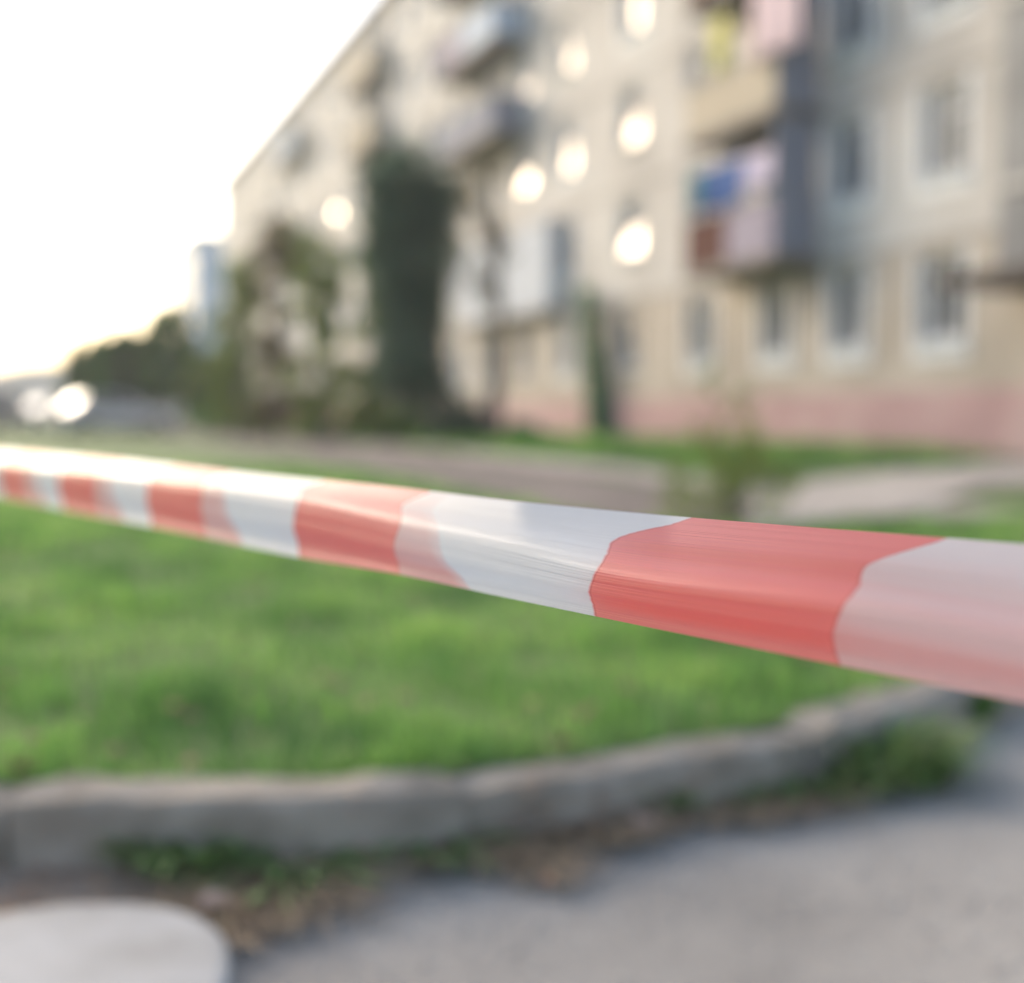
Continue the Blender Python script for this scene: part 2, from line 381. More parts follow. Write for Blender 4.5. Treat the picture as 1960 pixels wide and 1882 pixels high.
# pale path curving to the entrance
ptop = [(1430, 948), (1550, 925), (1700, 908), (1850, 900), (2000, 897), (2200, 895)]
pbot = [(1430, 1008), (1550, 995), (1700, 975), (1800, 955), (1900, 935), (2000, 925), (2200, 915)]
V = []; F = []; px_s = list(range(1430, 2201, 35))
def pedge(tab, x): return float(np.interp(x, [q[0] for q in tab], [q[1] for q in tab]))
for i, x_ in enumerate(px_s):
    a_ = on_ground(x_, pedge(ptop, x_) + 1.5 * math.sin(i * 1.3), .24); b_ = on_ground(x_, pedge(pbot, x_) + 3 * math.sin(i * .9), .24)
    for k in range(6): w = a_.lerp(b_, k / 5); V.append((w.x, w.y, ground_z(w.x, w.y) + .045))
for i in range(len(px_s) - 1):
    for k in range(5): q = i * 6 + k; F.append((q, q + 1, q + 7, q + 6))
tag(link('path', V, F, M['pathm'], smoothf=True), kind='structure')
path_hull = [(v[0], v[1]) for v in V[5::6]]        # its near edge, grass stays in front of it

# ------------------------------------------------------------------ apartment block
blk = empty('apartment_block', Q0, BZ)
tag(blk, 'long six storey beige apartment block with pink plinth and stacked balconies', 'building')
FL0 = CAMH + .40; ST = 2.8; NROW = 6; ROOF = CAMH + 17.4; BASE = 0.0
S0, S1 = 9.0, 102.6; DEPTH = 12.0
cols = [12.0, 14.4, 17.0, 22.8, 25.35, 27.75, 30.8, 34.35, 38.4, 41.5]
c_ = 44.6
while c_ < 101: cols.append(c_); c_ += 3.05
WW = 1.12; WH = 1.5; SILL = .88
def sill_z(r): return FL0 + SILL + ST * r
sb = sorted([S0, S1] + [c - WW / 2 for c in cols] + [c + WW / 2 for c in cols])
PL = CAMH + .47                      # top of plinth
MID = FL0 + ST - .25                 # tan ground floor up to here
zb = sorted([PL, MID, ROOF] + [sill_z(r) for r in range(NROW)] + [sill_z(r) + WH for r in range(NROW)])
holes = {(c - WW / 2) for c in cols}; hz = {sill_z(r) for r in range(NROW)}
w1 = MB(); w2 = MB()
for i in range(len(sb) - 1):
    for j in range(len(zb) - 1):
        a, b, z0, z1 = sb[i], sb[i + 1], zb[j], zb[j + 1]
        tgt = w2 if z1 <= MID + 1e-6 else w1
        if a in holes and z0 in hz:
            D_ = -.30
            tgt.quad((a, 0, z0), (a, 0, z1), (a, D_, z1), (a, D_, z0)); tgt.quad((b, 0, z1), (b, 0, z0), (b, D_, z0), (b, D_, z1))
            tgt.quad((a, 0, z0), (a, D_, z0), (b, D_, z0), (b, 0, z0)); tgt.quad((a, 0, z1), (b, 0, z1), (b, D_, z1), (a, D_, z1))
        else: tgt.quad((a, 0, z0), (b, 0, z0), (b, 0, z1), (a, 0, z1))
w1.quad((S0, 0, MID), (S0, 0, ROOF), (S0, -DEPTH, ROOF), (S0, -DEPTH, MID)); w1.quad((S1, 0, BASE), (S1, 0, ROOF), (S1, -DEPTH, ROOF), (S1, -DEPTH, BASE))
w1.quad((S0, -DEPTH, BASE), (S0, -DEPTH, ROOF), (S1, -DEPTH, ROOF), (S1, -DEPTH, BASE))
w2.quad((S0, 0, PL), (S0, 0, MID), (S0, -DEPTH, MID), (S0, -DEPTH, PL))
w1.build('wall', M['facade'], blk); w2.build('ground_floor_wall', M['facade_tan'], blk)
MB().box(S0 - .05, S1 + .05, -DEPTH - .05, .07, BASE, PL).build('plinth', M['plinth'], blk)
MB().box(S0 - .3, S1 + .3, -DEPTH - .3, .32, ROOF + .003, ROOF + .25).build('roof', M['roofm'], blk)
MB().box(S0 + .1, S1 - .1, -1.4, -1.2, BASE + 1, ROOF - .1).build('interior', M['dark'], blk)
# panel joints and downpipes
jm = MB()
for r in range(1, NROW): jm.box(S0, S1, .002, .02, FL0 + ST * r - .22, FL0 + ST * r - .18)
jm.build('panel_joint', M['slab'], blk)
for sp in (58.0, 80.0):
    MB().tube([(sp, .13, .3), (sp, .13, ROOF)], .06, 8).build('downpipe', M['metal'], blk)

# one window of each kind, then copies
def make_window(kind, loc):
    f = MB(); hw = WW / 2; t_ = .10
    f.box(-hw, -hw + t_, -.22, -.12, 0, WH).box(hw - t_, hw, -.22, -.12, 0, WH)
    f.box(-hw + t_, hw - t_, -.22, -.12, 0, t_).box(-hw + t_, hw - t_, -.22, -.12, WH - t_, WH)
    mx_ = 0.0 if kind != 2 else .14
    f.box(mx_ - .055, mx_ + .055, -.21, -.125, t_, WH - t_)
    if kind in (1, 2): f.box(-hw + t_, mx_ - .036, -.21, -.13, WH * .68, WH * .68 + .05)
    if kind != 3:                           # painted surround
        f.box(-hw - .15, -hw - .002, .002, .022, -.30, WH + .08); f.box(hw + .002, hw + .15, .002, .022, -.30, WH + .08); f.box(-hw - .002, hw + .002, .002, .022, -.30, -.06)
    w = f.build('window', M['white'], blk, loc)
    MB().box(-hw - .05, hw + .05, -.12, .12, -.05, -.002).build('sill', M['white'], w)
    for a_, b_ in ((-hw + t_, mx_ - .055), (mx_ + .055, hw - t_)): MB().quad((b_, -.165, t_), (a_, -.165, t_), (a_, -.165, WH - t_), (b_, -.165, WH - t_)).build('pane', M['glass'], w)
    c = MB(); n = 14
    spans = {0: [(-.5, -.25)], 1: [(-.5, -.05)], 2: [(-.5, -.38)], 3: [(.3, .5)]}[kind]
    for a, b in spans:
        for k in range(n):
            x0 = a + (b - a) * k / n; x1 = a + (b - a) * (k + 1) / n; y0 = -.34 - .03 * (k % 2); y1 = -.34 - .03 * ((k + 1) % 2)
            c.quad((x0, y0, .05), (x1, y1, .05), (x1, y1, WH - .02), (x0, y0, WH - .02))
    c.build('curtain', M['curtain'], w)
    return w
def vis_size(s_, z):               # size in the picture, 0 when outside the frame
    p = fworld(s_, 0, z) - CAM; dep = p.y * math.cos(PITCH) - p.z * math.sin(PITCH)
    yy = 941 - FPX * (p.y * math.sin(PITCH) + p.z * math.cos(PITCH)) / dep; xx = 980 + FPX * p.x / dep
    if xx < 380 or xx > 2020 or yy < -120: return 0
    return 1 / dep
cand = []
for c in cols:
    if 16 < c < 21: continue
    for r in range(NROW): cand.append((vis_size(c, sill_z(r) + .7), c, r))
cand.sort(reverse=True)
protos = {}
# panes picked by hand to glint: boosted glass, aimed towards the low sun
BRIGHT = {(34.35, 1), (34.35, 2), (34.35, 3), (38.4, 2), (41.5, 2), (30.8, 2), (41.5, 3), (38.4, 3), (round(44.6 + 7 * 3.05, 2), 3), (round(44.6 + 14 * 3.05, 2), 4), (round(44.6 + 14 * 3.05, 2), 2), (44.6, 1)}
BOTH = {(34.35, 2), (34.35, 1), (65.95, 3), (87.3, 4), (87.3, 2), (87.3, 3), (41.5, 2), (44.6, 1)}
big = [c for c in cand if c[0] > 0][:98]; rest = [c for c in cand if c not in big]
for vs, c, r in big:
    kind = {22.8: 2, 25.35: 1, 27.75: 0, 30.8: 0, 34.35: 3}.get(c, random.randrange(4)) if r < 3 else random.randrange(4)
    loc = (c, 0, sill_z(r))
    if kind not in protos: w = protos[kind] = make_window(kind, loc)
    else: w = copy_tree(protos[kind], blk, loc)
    panes = [k for k in kids(w) if k.name.startswith('pane')]
    for q_, pane in enumerate(sorted(panes, key=lambda k: k.data.vertices[0].co.x)):
        base_ = pane.data.name.replace('dusty_', '').replace('clear_', '')
        lit = (round(c, 2), r) in BRIGHT and (q_ == (0 if c < 50 else 1) or (round(c, 2), r) in BOTH)
        nm_ = ('clear_' if lit else 'dusty_') + base_
        if nm_ not in bpy.data.meshes: cp = pane.data.copy(); cp.name = nm_; cp.materials[0] = M['glint_glass'] if lit else M['dusty']
        pane.data = bpy.data.meshes[nm_]
        if lit:                            # pane turned near the sun's mirror angle to place a glint
            p_ = fworld(c, 0, sill_z(r) + .7); v_ = (p_ - CAM).normalized(); h_ = (Ls - v_).normalized()
            hl = Vector((h_.dot(d), h_.dot(nrm), h_.z)); hl = hl.lerp(Vector((0, 1, 0)), .30 + .18 * math.sin(c * 5 + r * 2.3) if c < 50 else .08).normalized()
            pane.rotation_euler = (math.asin(hl.z), 0, -math.atan2(hl.x, hl.y))
            ctr = Vector((pane.data.vertices[0].co.x * .5 + pane.data.vertices[1].co.x * .5, -.165, WH / 2)); pane.location = ctr - pane.rotation_euler.to_matrix() @ ctr
        else: pane.location = (0, 0, 0); pane.rotation_euler = (R(random.uniform(-1.5, 0)), 0, R(random.uniform(-1, 1)) + (R(4) if c < 29 and r else 0))
mr_ = MB()
for vs, c, r in rest:
    z = sill_z(r); hw = WW / 2
    mr_.box(c - hw, c - hw + .08, -.22, -.12, z, z + WH).box(c + hw - .08, c + hw, -.22, -.12, z, z + WH).box(c - .04, c + .04, -.21, -.13, z, z + WH)
    mr_.box(c - hw - .05, c + hw + .05, -.12, .12, z - .05, z - .002)
    mr_.quad((c + hw - .08, -.165, z), (c - hw + .08, -.165, z), (c - hw + .08, -.165, z + WH), (c + hw - .08, -.165, z + WH), 1)
    mr_.quad((c - .5, -.34, z), (c - .1, -.34, z), (c - .1, -.34, z + WH), (c - .5, -.34, z + WH), 2)
o = mr_.build('small_windows', [M['white'], M['dusty'], M['curtain']], blk); o['kind'] = 'stuff'

# balconies
def balcony(s0, s1, r, front, side, off=1.05, glazed=False, hpan=1.0, roofed=False, lab=None):
    z = FL0 + ST * r
    b = MB().box(s0 - .04, s1 + .04, 0.025, off + .05, z - .20, z - .02).build('balcony', M['slab'], blk)
    if lab: b['label'] = lab
    f = MB()
    if isinstance(front, (list, tuple)):
        k = len(front)
        for i, mm in enumerate(front):
            a = s0 + (s1 - s0) * i / k; c2 = s0 + (s1 - s0) * (i + 1) / k
            MB().box(a + .004, c2 - .004, off - .04, off, z - .018, z + hpan).build('front_panel', mm, b)
    else: MB().box(s0, s1, off - .04, off, z - .018, z + hpan).build('front_panel', front, b)
    MB().box(s0, s0 + .04, .03, off - .042, z - .018, z + hpan).build('side_panel', side, b)
    MB().box(s1 - .04, s1, .03, off - .042, z - .018, z + hpan).build('side_panel', side, b)
    ra = MB().box(s0 - .02, s1 + .02, off - .06, off + .02, z + hpan + .002, z + hpan + .06)
    ra.box(s0 - .02, s0 + .06, .03, off - .062, z + hpan + .002, z + hpan + .06).box(s1 - .06, s1 + .02, .03, off - .062, z + hpan + .002, z + hpan + .06)
    ra.build('handrail', M['metal'], b)
    for sp in ((s0 + .03, (s0 + s1) / 2, s1 - .03) if r < 5 else ()):
        MB().tube([(sp, off - .02, z + hpan + .06), (sp, off - .02, z + ST - .21)], .028, 6).build('post', M['metal'], b)
    if glazed:
        n = 4
        for i in range(n):
            a = s0 + (s1 - s0) * i / n
            gl_ = MB().box(a, a + .05, off - .05, off - .005, z + hpan + .06, z + ST - .22).box(a + .052, a + (s1 - s0) / n - .003, off - .05, off - .005, z + ST - .29, z + ST - .22).build('glazing_frame', M['white'], b)
            MB().quad((a + .05, off - .03, z + hpan + .06), (a + (s1 - s0) / n, off - .03, z + hpan + .06), (a + (s1 - s0) / n, off - .03, z + ST - .3), (a + .05, off - .03, z + ST - .3)).build('glazing', M['glass'], b)
        MB().box(s0 + .03, s0 + .05, .05, off - .06, z + hpan + .06, z + ST - .22).build('side_screen', side, b)
    if roofed: MB().box(s0 - .1, s1 + .1, .025, off + .15, z + ST - .20, z + ST - .08).build('canopy', M['bal_dark'], b)
    return b
def fs(x, off=1.05): return fac(x, 300, off)[0]
b1a, b1b = fs(1482), fs(1312)      # near and far ends of the first column
print('B1', b1a, b1b, 'stair', fac(1912, 300, .5))
balcony(b1a, b1b, 1, [M['bal_lilac'], M['bal_brown']], M['bal_grey'])
balcony(b1a, b1b, 2, M['bal_tan'], M['bal_grey'])
balcony(b1a, b1b, 3, M['bal_brown'], M['bal_grey'])
balcony(b1a, b1b, 4, M['bal_tan'], M['bal_grey']); balcony(b1a, b1b, 5, M['bal_tan'], M['bal_grey'], roofed=True)
for r in (1, 2, 3):                # corrugated screen closing the near end
    z = FL0 + ST * r; k_ = MB()
    for q in range(9): k_.box(b1a + .05, b1a + .075 + .012 * (q % 2), .06 + q * .105, .06 + (q + 1) * .105 - .004, z + 1.07, z + ST - .22)
    o = k_.build('end_screen', M['bal_grey'], blk)
b2a, b2b = fs(1050, .42), fs(880, .42)
balcony(b2a, b2b, 1, M['bal_white'], M['bal_white'], hpan=2.45, off=.42)
b3a, b3b = fs(942), fs(835)
balcony(b3a, b3b, 5, [M['bal_blue'], M['bal_dark']], M['bal_blue']); balcony(b3a, b3b, 4, [M['bal_blue'], M['bal_lilac']], M['bal_blue'], roofed=True); balcony(b3a, b3b, 3, M['bal_grey'], M['bal_grey'])
b4a, b4b = fs(700), fs(650)
for r in (5, 4): balcony(b4a, b4b, r, M['bal_tan'], M['bal_tan'], off=.8)
b5a, b5b = fs(552), fs(515)
for r in (5, 3): balcony(b5a, b5b, r, M['bal_blue'] if r == 5 else M['bal_brown'], M['bal_tan'], off=.8)

# projecting stairwell bay with porch at the right-hand end
se = fac(1912, 300, .55)[0]
sw = MB().box(se - 3.2, se, .075, .55, CAMH + 2.15, ROOF - .3).build('stairwell_bay', M['stair'], blk)
for r in range(6):
    zz = FL0 + ST * r + 2.0
    if r: MB().box(se - 3.1, se - .1, .553, .60, zz - 1.75, zz - 1.62).build('ledge', M['facade'], sw)
MB().box(se - 3.4, se + .15, .075, 1.5, CAMH + 1.95, CAMH + 2.147).build('porch_roof', M['bal_dark'], blk)
pd = MB().box(se - 1.9, se - .65, .075, .14, .36, CAMH + 1.55).build('door', M['door'], blk)
MB().box(se - 1.85, se - 1.32, .142, .16, .5, 2.3).box(se - 1.23, se - .7, .142, .16, .5, 2.3).build('door_panel', M['white'], pd)
MB().tube([(se - 1.28, .16, 1.3), (se - 1.28, .22, 1.3), (se - 1.28, .22, 1.5), (se - 1.28, .16, 1.5)], .012, 6).build('handle', M['metal'], pd)
MB().box(se - 2.4, se - .3, .075, 1.3, .25, .36).build('door_step', M['slab'], blk)

# ------------------------------------------------------------------ washing on the balconies
def cloth(name, s0, s1, z0, z1, off, m, label, ph=0):
    n = 18; k_ = 8; V = []; F = []
    for side_ in (0, 1):
        for i in range(n + 1):
            for j in range(k_ + 1):
                u_ = i / n; v_ = j / k_; y = off + .035 * math.sin(u_ * 14 + ph) * (1 - v_ * .6) + side_ * .012
                w = fworld(s0 + (s1 - s0) * u_, y, z0 + (z1 - z0) * v_ - .05 * math.sin(u_ * math.pi) * v_ + .03 * math.sin(u_ * 9 + ph) * (1 - v_)); V.append(w)
    st = (n + 1) * (k_ + 1)
    for sd_ in (0, 1):
        for i in range(n):
            for j in range(k_):
                a = sd_ * st + i * (k_ + 1) + j; q = (a, a + k_ + 1, a + k_ + 2, a + 1); F.append(q if sd_ else q[::-1])
    for i in range(n): a = i * (k_ + 1); F.append((a, a + k_ + 1, a + k_ + 1 + st, a + st)); a += k_; F.append((a, a + st, a + st + k_ + 1, a + k_ + 1))
    return tag(link(name, V, F, m, smoothf=True), label, 'laundry', 'washing hung on the balconies')
def cl_px(name, x0, x1, y0, y1, off, m, label, ph=0):
    (sa, za), (sb_, zb_) = fac(x1, y1, off), fac(x0, y0, off); return cloth(name, sa, sb_, za, zb_, off, m, label, ph)
cl_px('hanging_cloth', 1345, 1425, 325, 385, 1.12, M['cl_blue'], 'bright blue cloth hanging over the balcony rail above the brown panel')
cl_px('hanging_cloth', 1425, 1480, 300, 350, 1.12, M['cl_lilac'], 'lilac cloth hanging beside the bright blue one', 1)
cl_px('hanging_cloth', 1322, 1350, 330, 400, 1.13, M['cl_teal'], 'narrow dark teal cloth at the far end of the balcony rail', 2)
cl_px('hanging_cloth', 1440, 1530, -20, 80, 1.14, M['cl_pink'], 'large pale pink sheet hanging from the upper balcony', 3)
cl_px('hanging_cloth', 1362, 1392, 40, 130, 1.12, M['cl_lime'], 'yellow green cloth hanging near a bright window on the upper balcony', 4)

# ------------------------------------------------------------------ second block far behind
B2 = at_depth(345, 800, 135); B2.z = 0
bb = empty('distant_block', B2, BZ)
tag(bb, 'pale blue block with cream end wall behind the far end of the beige block', 'building')
hh = CAMH + (800 - 488) * 135 / FPX
MB().box(-14, 0, -3.6, 0, 0, hh).build('wall', M['bld_blue'], bb)
MB().box(-13.9, -.1, .002, .05, 0, .8).build('plinth', M['slab'], bb)
MB().box(-14.2, .2, -3.8, .2, hh + .003, hh + .3).build('roof', M['roofm'], bb)
MB().box(.003, .12, -3.6, .3, 0, hh).build('end_wall', M['bld_cream'], bb)
pw = None
for i in range(4):
    for r in range(6):
        if pw is None: pw = MB().box(-.65, .65, .003, .05, 0, 1.5).build('window', M['white'], bb, (-2 - 3.2 * i, 0, 1.6 + 2.8 * r)); MB().box(-.55, .55, .052, .06, .1, 1.4).build('pane', M['car_glass'], pw)
        else: copy_tree(pw, bb, (-2 - 3.2 * i, 0, 1.6 + 2.8 * r))

# ------------------------------------------------------------------ hill
V = []; F = []; n = 60
for i in range(n + 1):
    x = -420 + 460 * i / n
    hh_ = 16 + 5 * math.sin(i * .35) + 3 * math.sin(i * .9 + 1)
    for k, (yy, f_) in enumerate(((330, 0), (350, .55), (380, .9), (420, 1), (500, .9))): V.append((x, yy + 10 * math.sin(i * .5), -.04 + hh_ * f_))
for i in range(n):
    for k in range(4): q = i * 5 + k; F.append((q, q + 5, q + 6, q + 1))
tag(link('hill', V, F, M['hill'], smoothf=True), kind='structure')

# ------------------------------------------------------------------ trees
def tree(name, base, height, blobs, nleaf, lsize, lm, label, cat='tree', group=None, trunks=None, limb=True, tr=.12, shell=.3):
    """blobs: (dx, dy, z, rx, ry, rz) in metres from the base"""
    t = empty(name, base); tag(t, label, cat, group)
    tm = MB(); trunks = trunks or [(0, 0, height * .75)]
    rn = random.Random(hash(label) % 1000 if False else len(label))
    for (tx, ty, th) in trunks:
        pts = [(tx + rn.uniform(-.04, .04) * k, ty + rn.uniform(-.04, .04) * k, -.1 + (th + .1) * k / 6) for k in range(7)]
        tm.tube(pts, [tr * (1.25 if k == 0 else 1 - .12 * k) for k in range(7)], 9)
        if limb:
            for q, bl in enumerate(blobs):
                if q % 2 == 0 or len(blobs) < 8:
                    z0 = max(th * .3, min(th * .9, bl[2] - bl[5] * .9)); kx = pts[min(6, int(z0 / th * 6))]
                    end = (bl[0], bl[1], bl[2] + bl[5] * .4)
                    mid = (kx[0] * .5 + end[0] * .5, kx[1] * .5 + end[1] * .5, (z0 + end[2]) / 2 - .05)
                    tm.tube([(kx[0], kx[1], z0), mid, end], [tr * .4, tr * .28, tr * .08], 6)
    tm.build('trunk', M['bark'], t, sm=True)
    vf = leaves([b[:3] for b in blobs], [b[3:] for b in blobs], nleaf, lsize, shell=shell)
    leaf_obj('crown', vf, lm, t)
    return t
def px_base(x, y, gz=.33):
    p = on_ground(x, y, gz); p.z = ground_z(p.x, p.y) - .01; return p
def blob_field(w, z0, z1, n, r, rn, taper=0.0, dw=None):
    out = []
    for k in range(n):
        f_ = rn.random(); z = z0 + (z1 - z0) * f_; ww = w * (1 - taper * f_)
        out.append((rn.uniform(-ww, ww), rn.uniform(-ww, ww) * (dw or 1), z, r * rn.uniform(.6, 1.3), r * rn.uniform(.6, 1.3), r * rn.uniform(.7, 1.5)))
    return out
rn = random.Random(11)
# tall dark tree
b = px_base(838, 858); sc = b.y / FPX
bl = [((785 - 838) * sc + rn.uniform(-.74, .74) * (1 if z > 3.6 else .5), rn.uniform(-.6, .6), z, .52, .5, .52) for z in np.linspace(1.2, 5.75, 64)] + [(rn.uniform(-.1, .6), rn.uniform(-.3, .3), z, .3, .3, .3) for z in np.linspace(.35, 1.3, 8)]
tree('ivy_clad_tree', b, 5.9, bl, 24000, .07, M['leaf_dark'], 'tall dense dark green tree in front of the beige block', tr=.15)
b = px_base(942, 862); sc = b.y / FPX
bl = [(rn.uniform(-.5, .2), rn.uniform(-.4, .4), z, .3, .3, .4) for z in np.linspace(3.0, 5.4, 7)]
tree('tall_tree', b, 5.4, bl, 700, .06, M['leaf_brown'], 'thin trunked sparse tree just right of the tall dark tree', tr=.2)
b = px_base(720, 850); bl = blob_field(.72, .4, 5.0, 38, .30, rn, .3)
tree('olive_tree', b, 5.2, bl, 7500, .062, M['leaf_olive'], 'loose olive green tree left of the tall dark tree, with facade showing through', tr=.09)
b = px_base(615, 848); bl = blob_field(.72, .4, 5.2, 36, .29, rn, .3)
tree('autumn_tree', b, 5.2, bl, 7000, .062, M['leaf_olive'], 'thin yellowing tree with warm light in its gaps', tr=.07)
b = px_base(530, 842); bl = blob_field(.66, .5, 6.5, 44, .30, rn, .3)
tree('autumn_tree', b, 6.6, bl, 8000, .062, M['leaf_brown'], 'tall narrow brownish tree at the far end of the beige block', tr=.09)
b = px_base(455, 840); bl = blob_field(.8, .5, 5.3, 38, .33, rn, .3)
tree('olive_tree', b, 5.6, bl, 8000, .067, M['leaf_olive'], 'olive tree nearest the pale blue distant block', tr=.09)
# rounded trees along the far road
for (x, top, w, dep, lab, mm) in ((330, 612, 60, 58, 'tall rounded green tree in front of the pale blue block', 'leaf_mid'), (240, 648, 62, 56, 'broad green tree between the tall rounded tree and the parked cars', 'leaf_mid'),
                            (172, 668, 45, 60, 'small dark green tree directly behind the parked cars', 'leaf_mid'), (395, 690, 45, 52, 'low grey green tree at the foot of the pale blue block', 'leaf_olive')):
    b = at_depth(x, 800, dep); b.z = .3; sc = dep / FPX; H = ((800 - top) * sc + CAMH - .3) * 1.16; wr = w * sc
    bl = []
    for k in range(30):
        th_ = rn.uniform(0, 6.283); ph_ = rn.uniform(-.75, 1.15); rr_ = rn.uniform(.6, .95)
        bl.append((math.cos(th_) * math.cos(ph_) * wr * rr_, math.sin(th_) * math.cos(ph_) * wr * rr_, H * .52 + math.sin(ph_) * H * .5 * rr_, wr * rn.uniform(.22, .42), wr * .35, H * rn.uniform(.08, .15)))
    tree('roadside_tree', b, H, bl, 11000, .15, M[mm], lab, group='trees beside the far road', tr=.15)
cs = []; rs = []  # tree belt out of view, added and raised to block sky in window reflections
for k in range(90):
    az = R(-78 + 50 * k / 89); dd = 62 + rn.uniform(-6, 6); w_ = (math.sin(az) * dd, math.cos(az) * dd); h_ = rn.uniform(5.5, 8.5) + 16 * smooth(50, 57, 78 - 50 * k / 89)
    for f_ in (.3, .75): cs.append((w_[0], w_[1], h_ * f_)); rs.append((2.4, 2.4, h_ * .33))
o = leaf_obj('unseen_treeline', leaves(cs, rs, 26000, .42), M['leaf_mid']); tag(o, 'unseen belt of green trees added to darken the window reflections', 'trees', kind='stuff')
# low shrubs under the trees
for (x, y, w, h, mm, lab) in ((885, 858, .45, 1.1, 'leaf_dark', 'dark shrub between the two trunks'), (500, 838, .8, .9, 'leaf_olive', 'pale shrub under the tall narrow brownish tree'),
                             (640, 846, .9, .55, 'weed', 'bright green low shrub under the thin yellowing tree'), (745, 850, .7, .6, 'leaf_mid', 'low green shrub left of the tall dark tree'),
                             (415, 836, 1.1, 1.2, 'leaf_mid', 'leafy shrub at the left end of the tree row'), (1010, 850, .6, .5, 'ivy', 'low ivy patch right of the thin trunked tree'), (570, 842, .8, 1.5, 'leaf_brown', 'brown shrub between the two autumn trees'),
                             (690, 846, .9, 1.3, 'leaf_olive', 'olive shrub right of the thin yellowing tree'), (460, 838, 1.1, 1.5, 'leaf_mid', 'tall green shrub under the olive tree at the left end'), (800, 852, .6, .9, 'leaf_mid', 'green shrub at the foot of the tall dark tree'), (930, 852, .5, .7, 'leaf_dark', 'small dark shrub behind the thin trunk'), (600, 838, 1.0, 1.6, 'leaf_mid', 'full green shrub behind the thin yellowing tree')):
    b = px_base(x, y); bl = blob_field(w * .6, h * .25, h * .8, 7, w * .4, rn)
    t = empty('shrub', b); tag(t, lab, 'shrub', 'shrubs along the beige block')
    sm_ = MB()
    for q in bl[:5]: sm_.tube([(0, 0, -.03), (q[0] * .4, q[1] * .4, q[2] * .5), (q[0], q[1], q[2])], [.02, .014, .006], 5)
    sm_.build('stem', M['bark'], t); leaf_obj('foliage', leaves([q[:3] for q in bl], [(q[3], q[4], q[5] * .8) for q in bl], 2400, .05), M[mm], t)
# ivy column against the downpipe
sI, _ = fac(1155, 830, .25)
b = fworld(sI, .35, .3); top = fac(1130, 565, .3)[1]
t = empty('ivy_column', b); tag(t, 'narrow dark green ivy column climbing the facade', 'ivy')
sm_ = MB(); pts = [(d.x * .9 * k / 8 , d.y * .9 * k / 8, (top - .35) * k / 8) for k in range(9)]
sm_.tube(pts, [.05 - .004 * k for k in range(9)], 7).build('stem', M['bark'], t)
leaf_obj('foliage', leaves([pts[min(8, int(k / 2.2))] if k % 2 else pts[min(8, int((k + .5) / 2.2))] for k in range(20)], [(.36 - .006 * k, .36 - .006 * k, .34) for k in range(20)], 6000, .06), M['ivy'], t)
# sparse bush by the track
rn_keep = rn; rn = random.Random(5)
b = on_ground(1405, 992, .2); b.z = ground_z(b.x, b.y) - .01
t = empty('bush', b); tag(t, 'sparse twiggy olive bush beside the track in front of the pink plinth', 'bush')
sm_ = MB(); tips = []
for k in range(16):
    an = rn.uniform(0, 2 * math.pi); sp = rn.uniform(.1, .55); h_ = rn.uniform(.35, .8)
    if k == 0: an, sp, h_ = math.pi, .22, 1.28
    if k == 1: an, sp, h_ = 0, .14, 1.05
    e_ = Vector((math.cos(an) * sp, math.sin(an) * sp, h_)); m_ = Vector((e_.x * .35, e_.y * .35, h_ * .5)); tips.append((m_, e_))
    sm_.tube([(0, 0, -.03), m_, e_], [.007, .005, .002], 5)
    for q in range(3):
        s_ = m_.lerp(e_, .2 + .25 * q); f_ = s_ + Vector((rn.uniform(-.12, .12), rn.uniform(-.12, .12), rn.uniform(.08, .2))); sm_.tube([s_, f_], [.004, .0015], 4); tips.append((s_, f_))
sm_.build('stem', M['bark'], t)
cs = []; rs = []
for a, c in tips:
    for f_ in (.2, .5, .8, 1): cs.append(a.lerp(c, f_)); rs.append(.05)
for k in range(22): cs.append((rn.uniform(-.55, .5), rn.uniform(-.3, .3), rn.uniform(.05, .5))); rs.append(.13)
leaf_obj('foliage', leaves([tuple(c) for c in cs], rs, 4200, .018, shell=.1), M['leaf_olive'], t)

rn = rn_keep
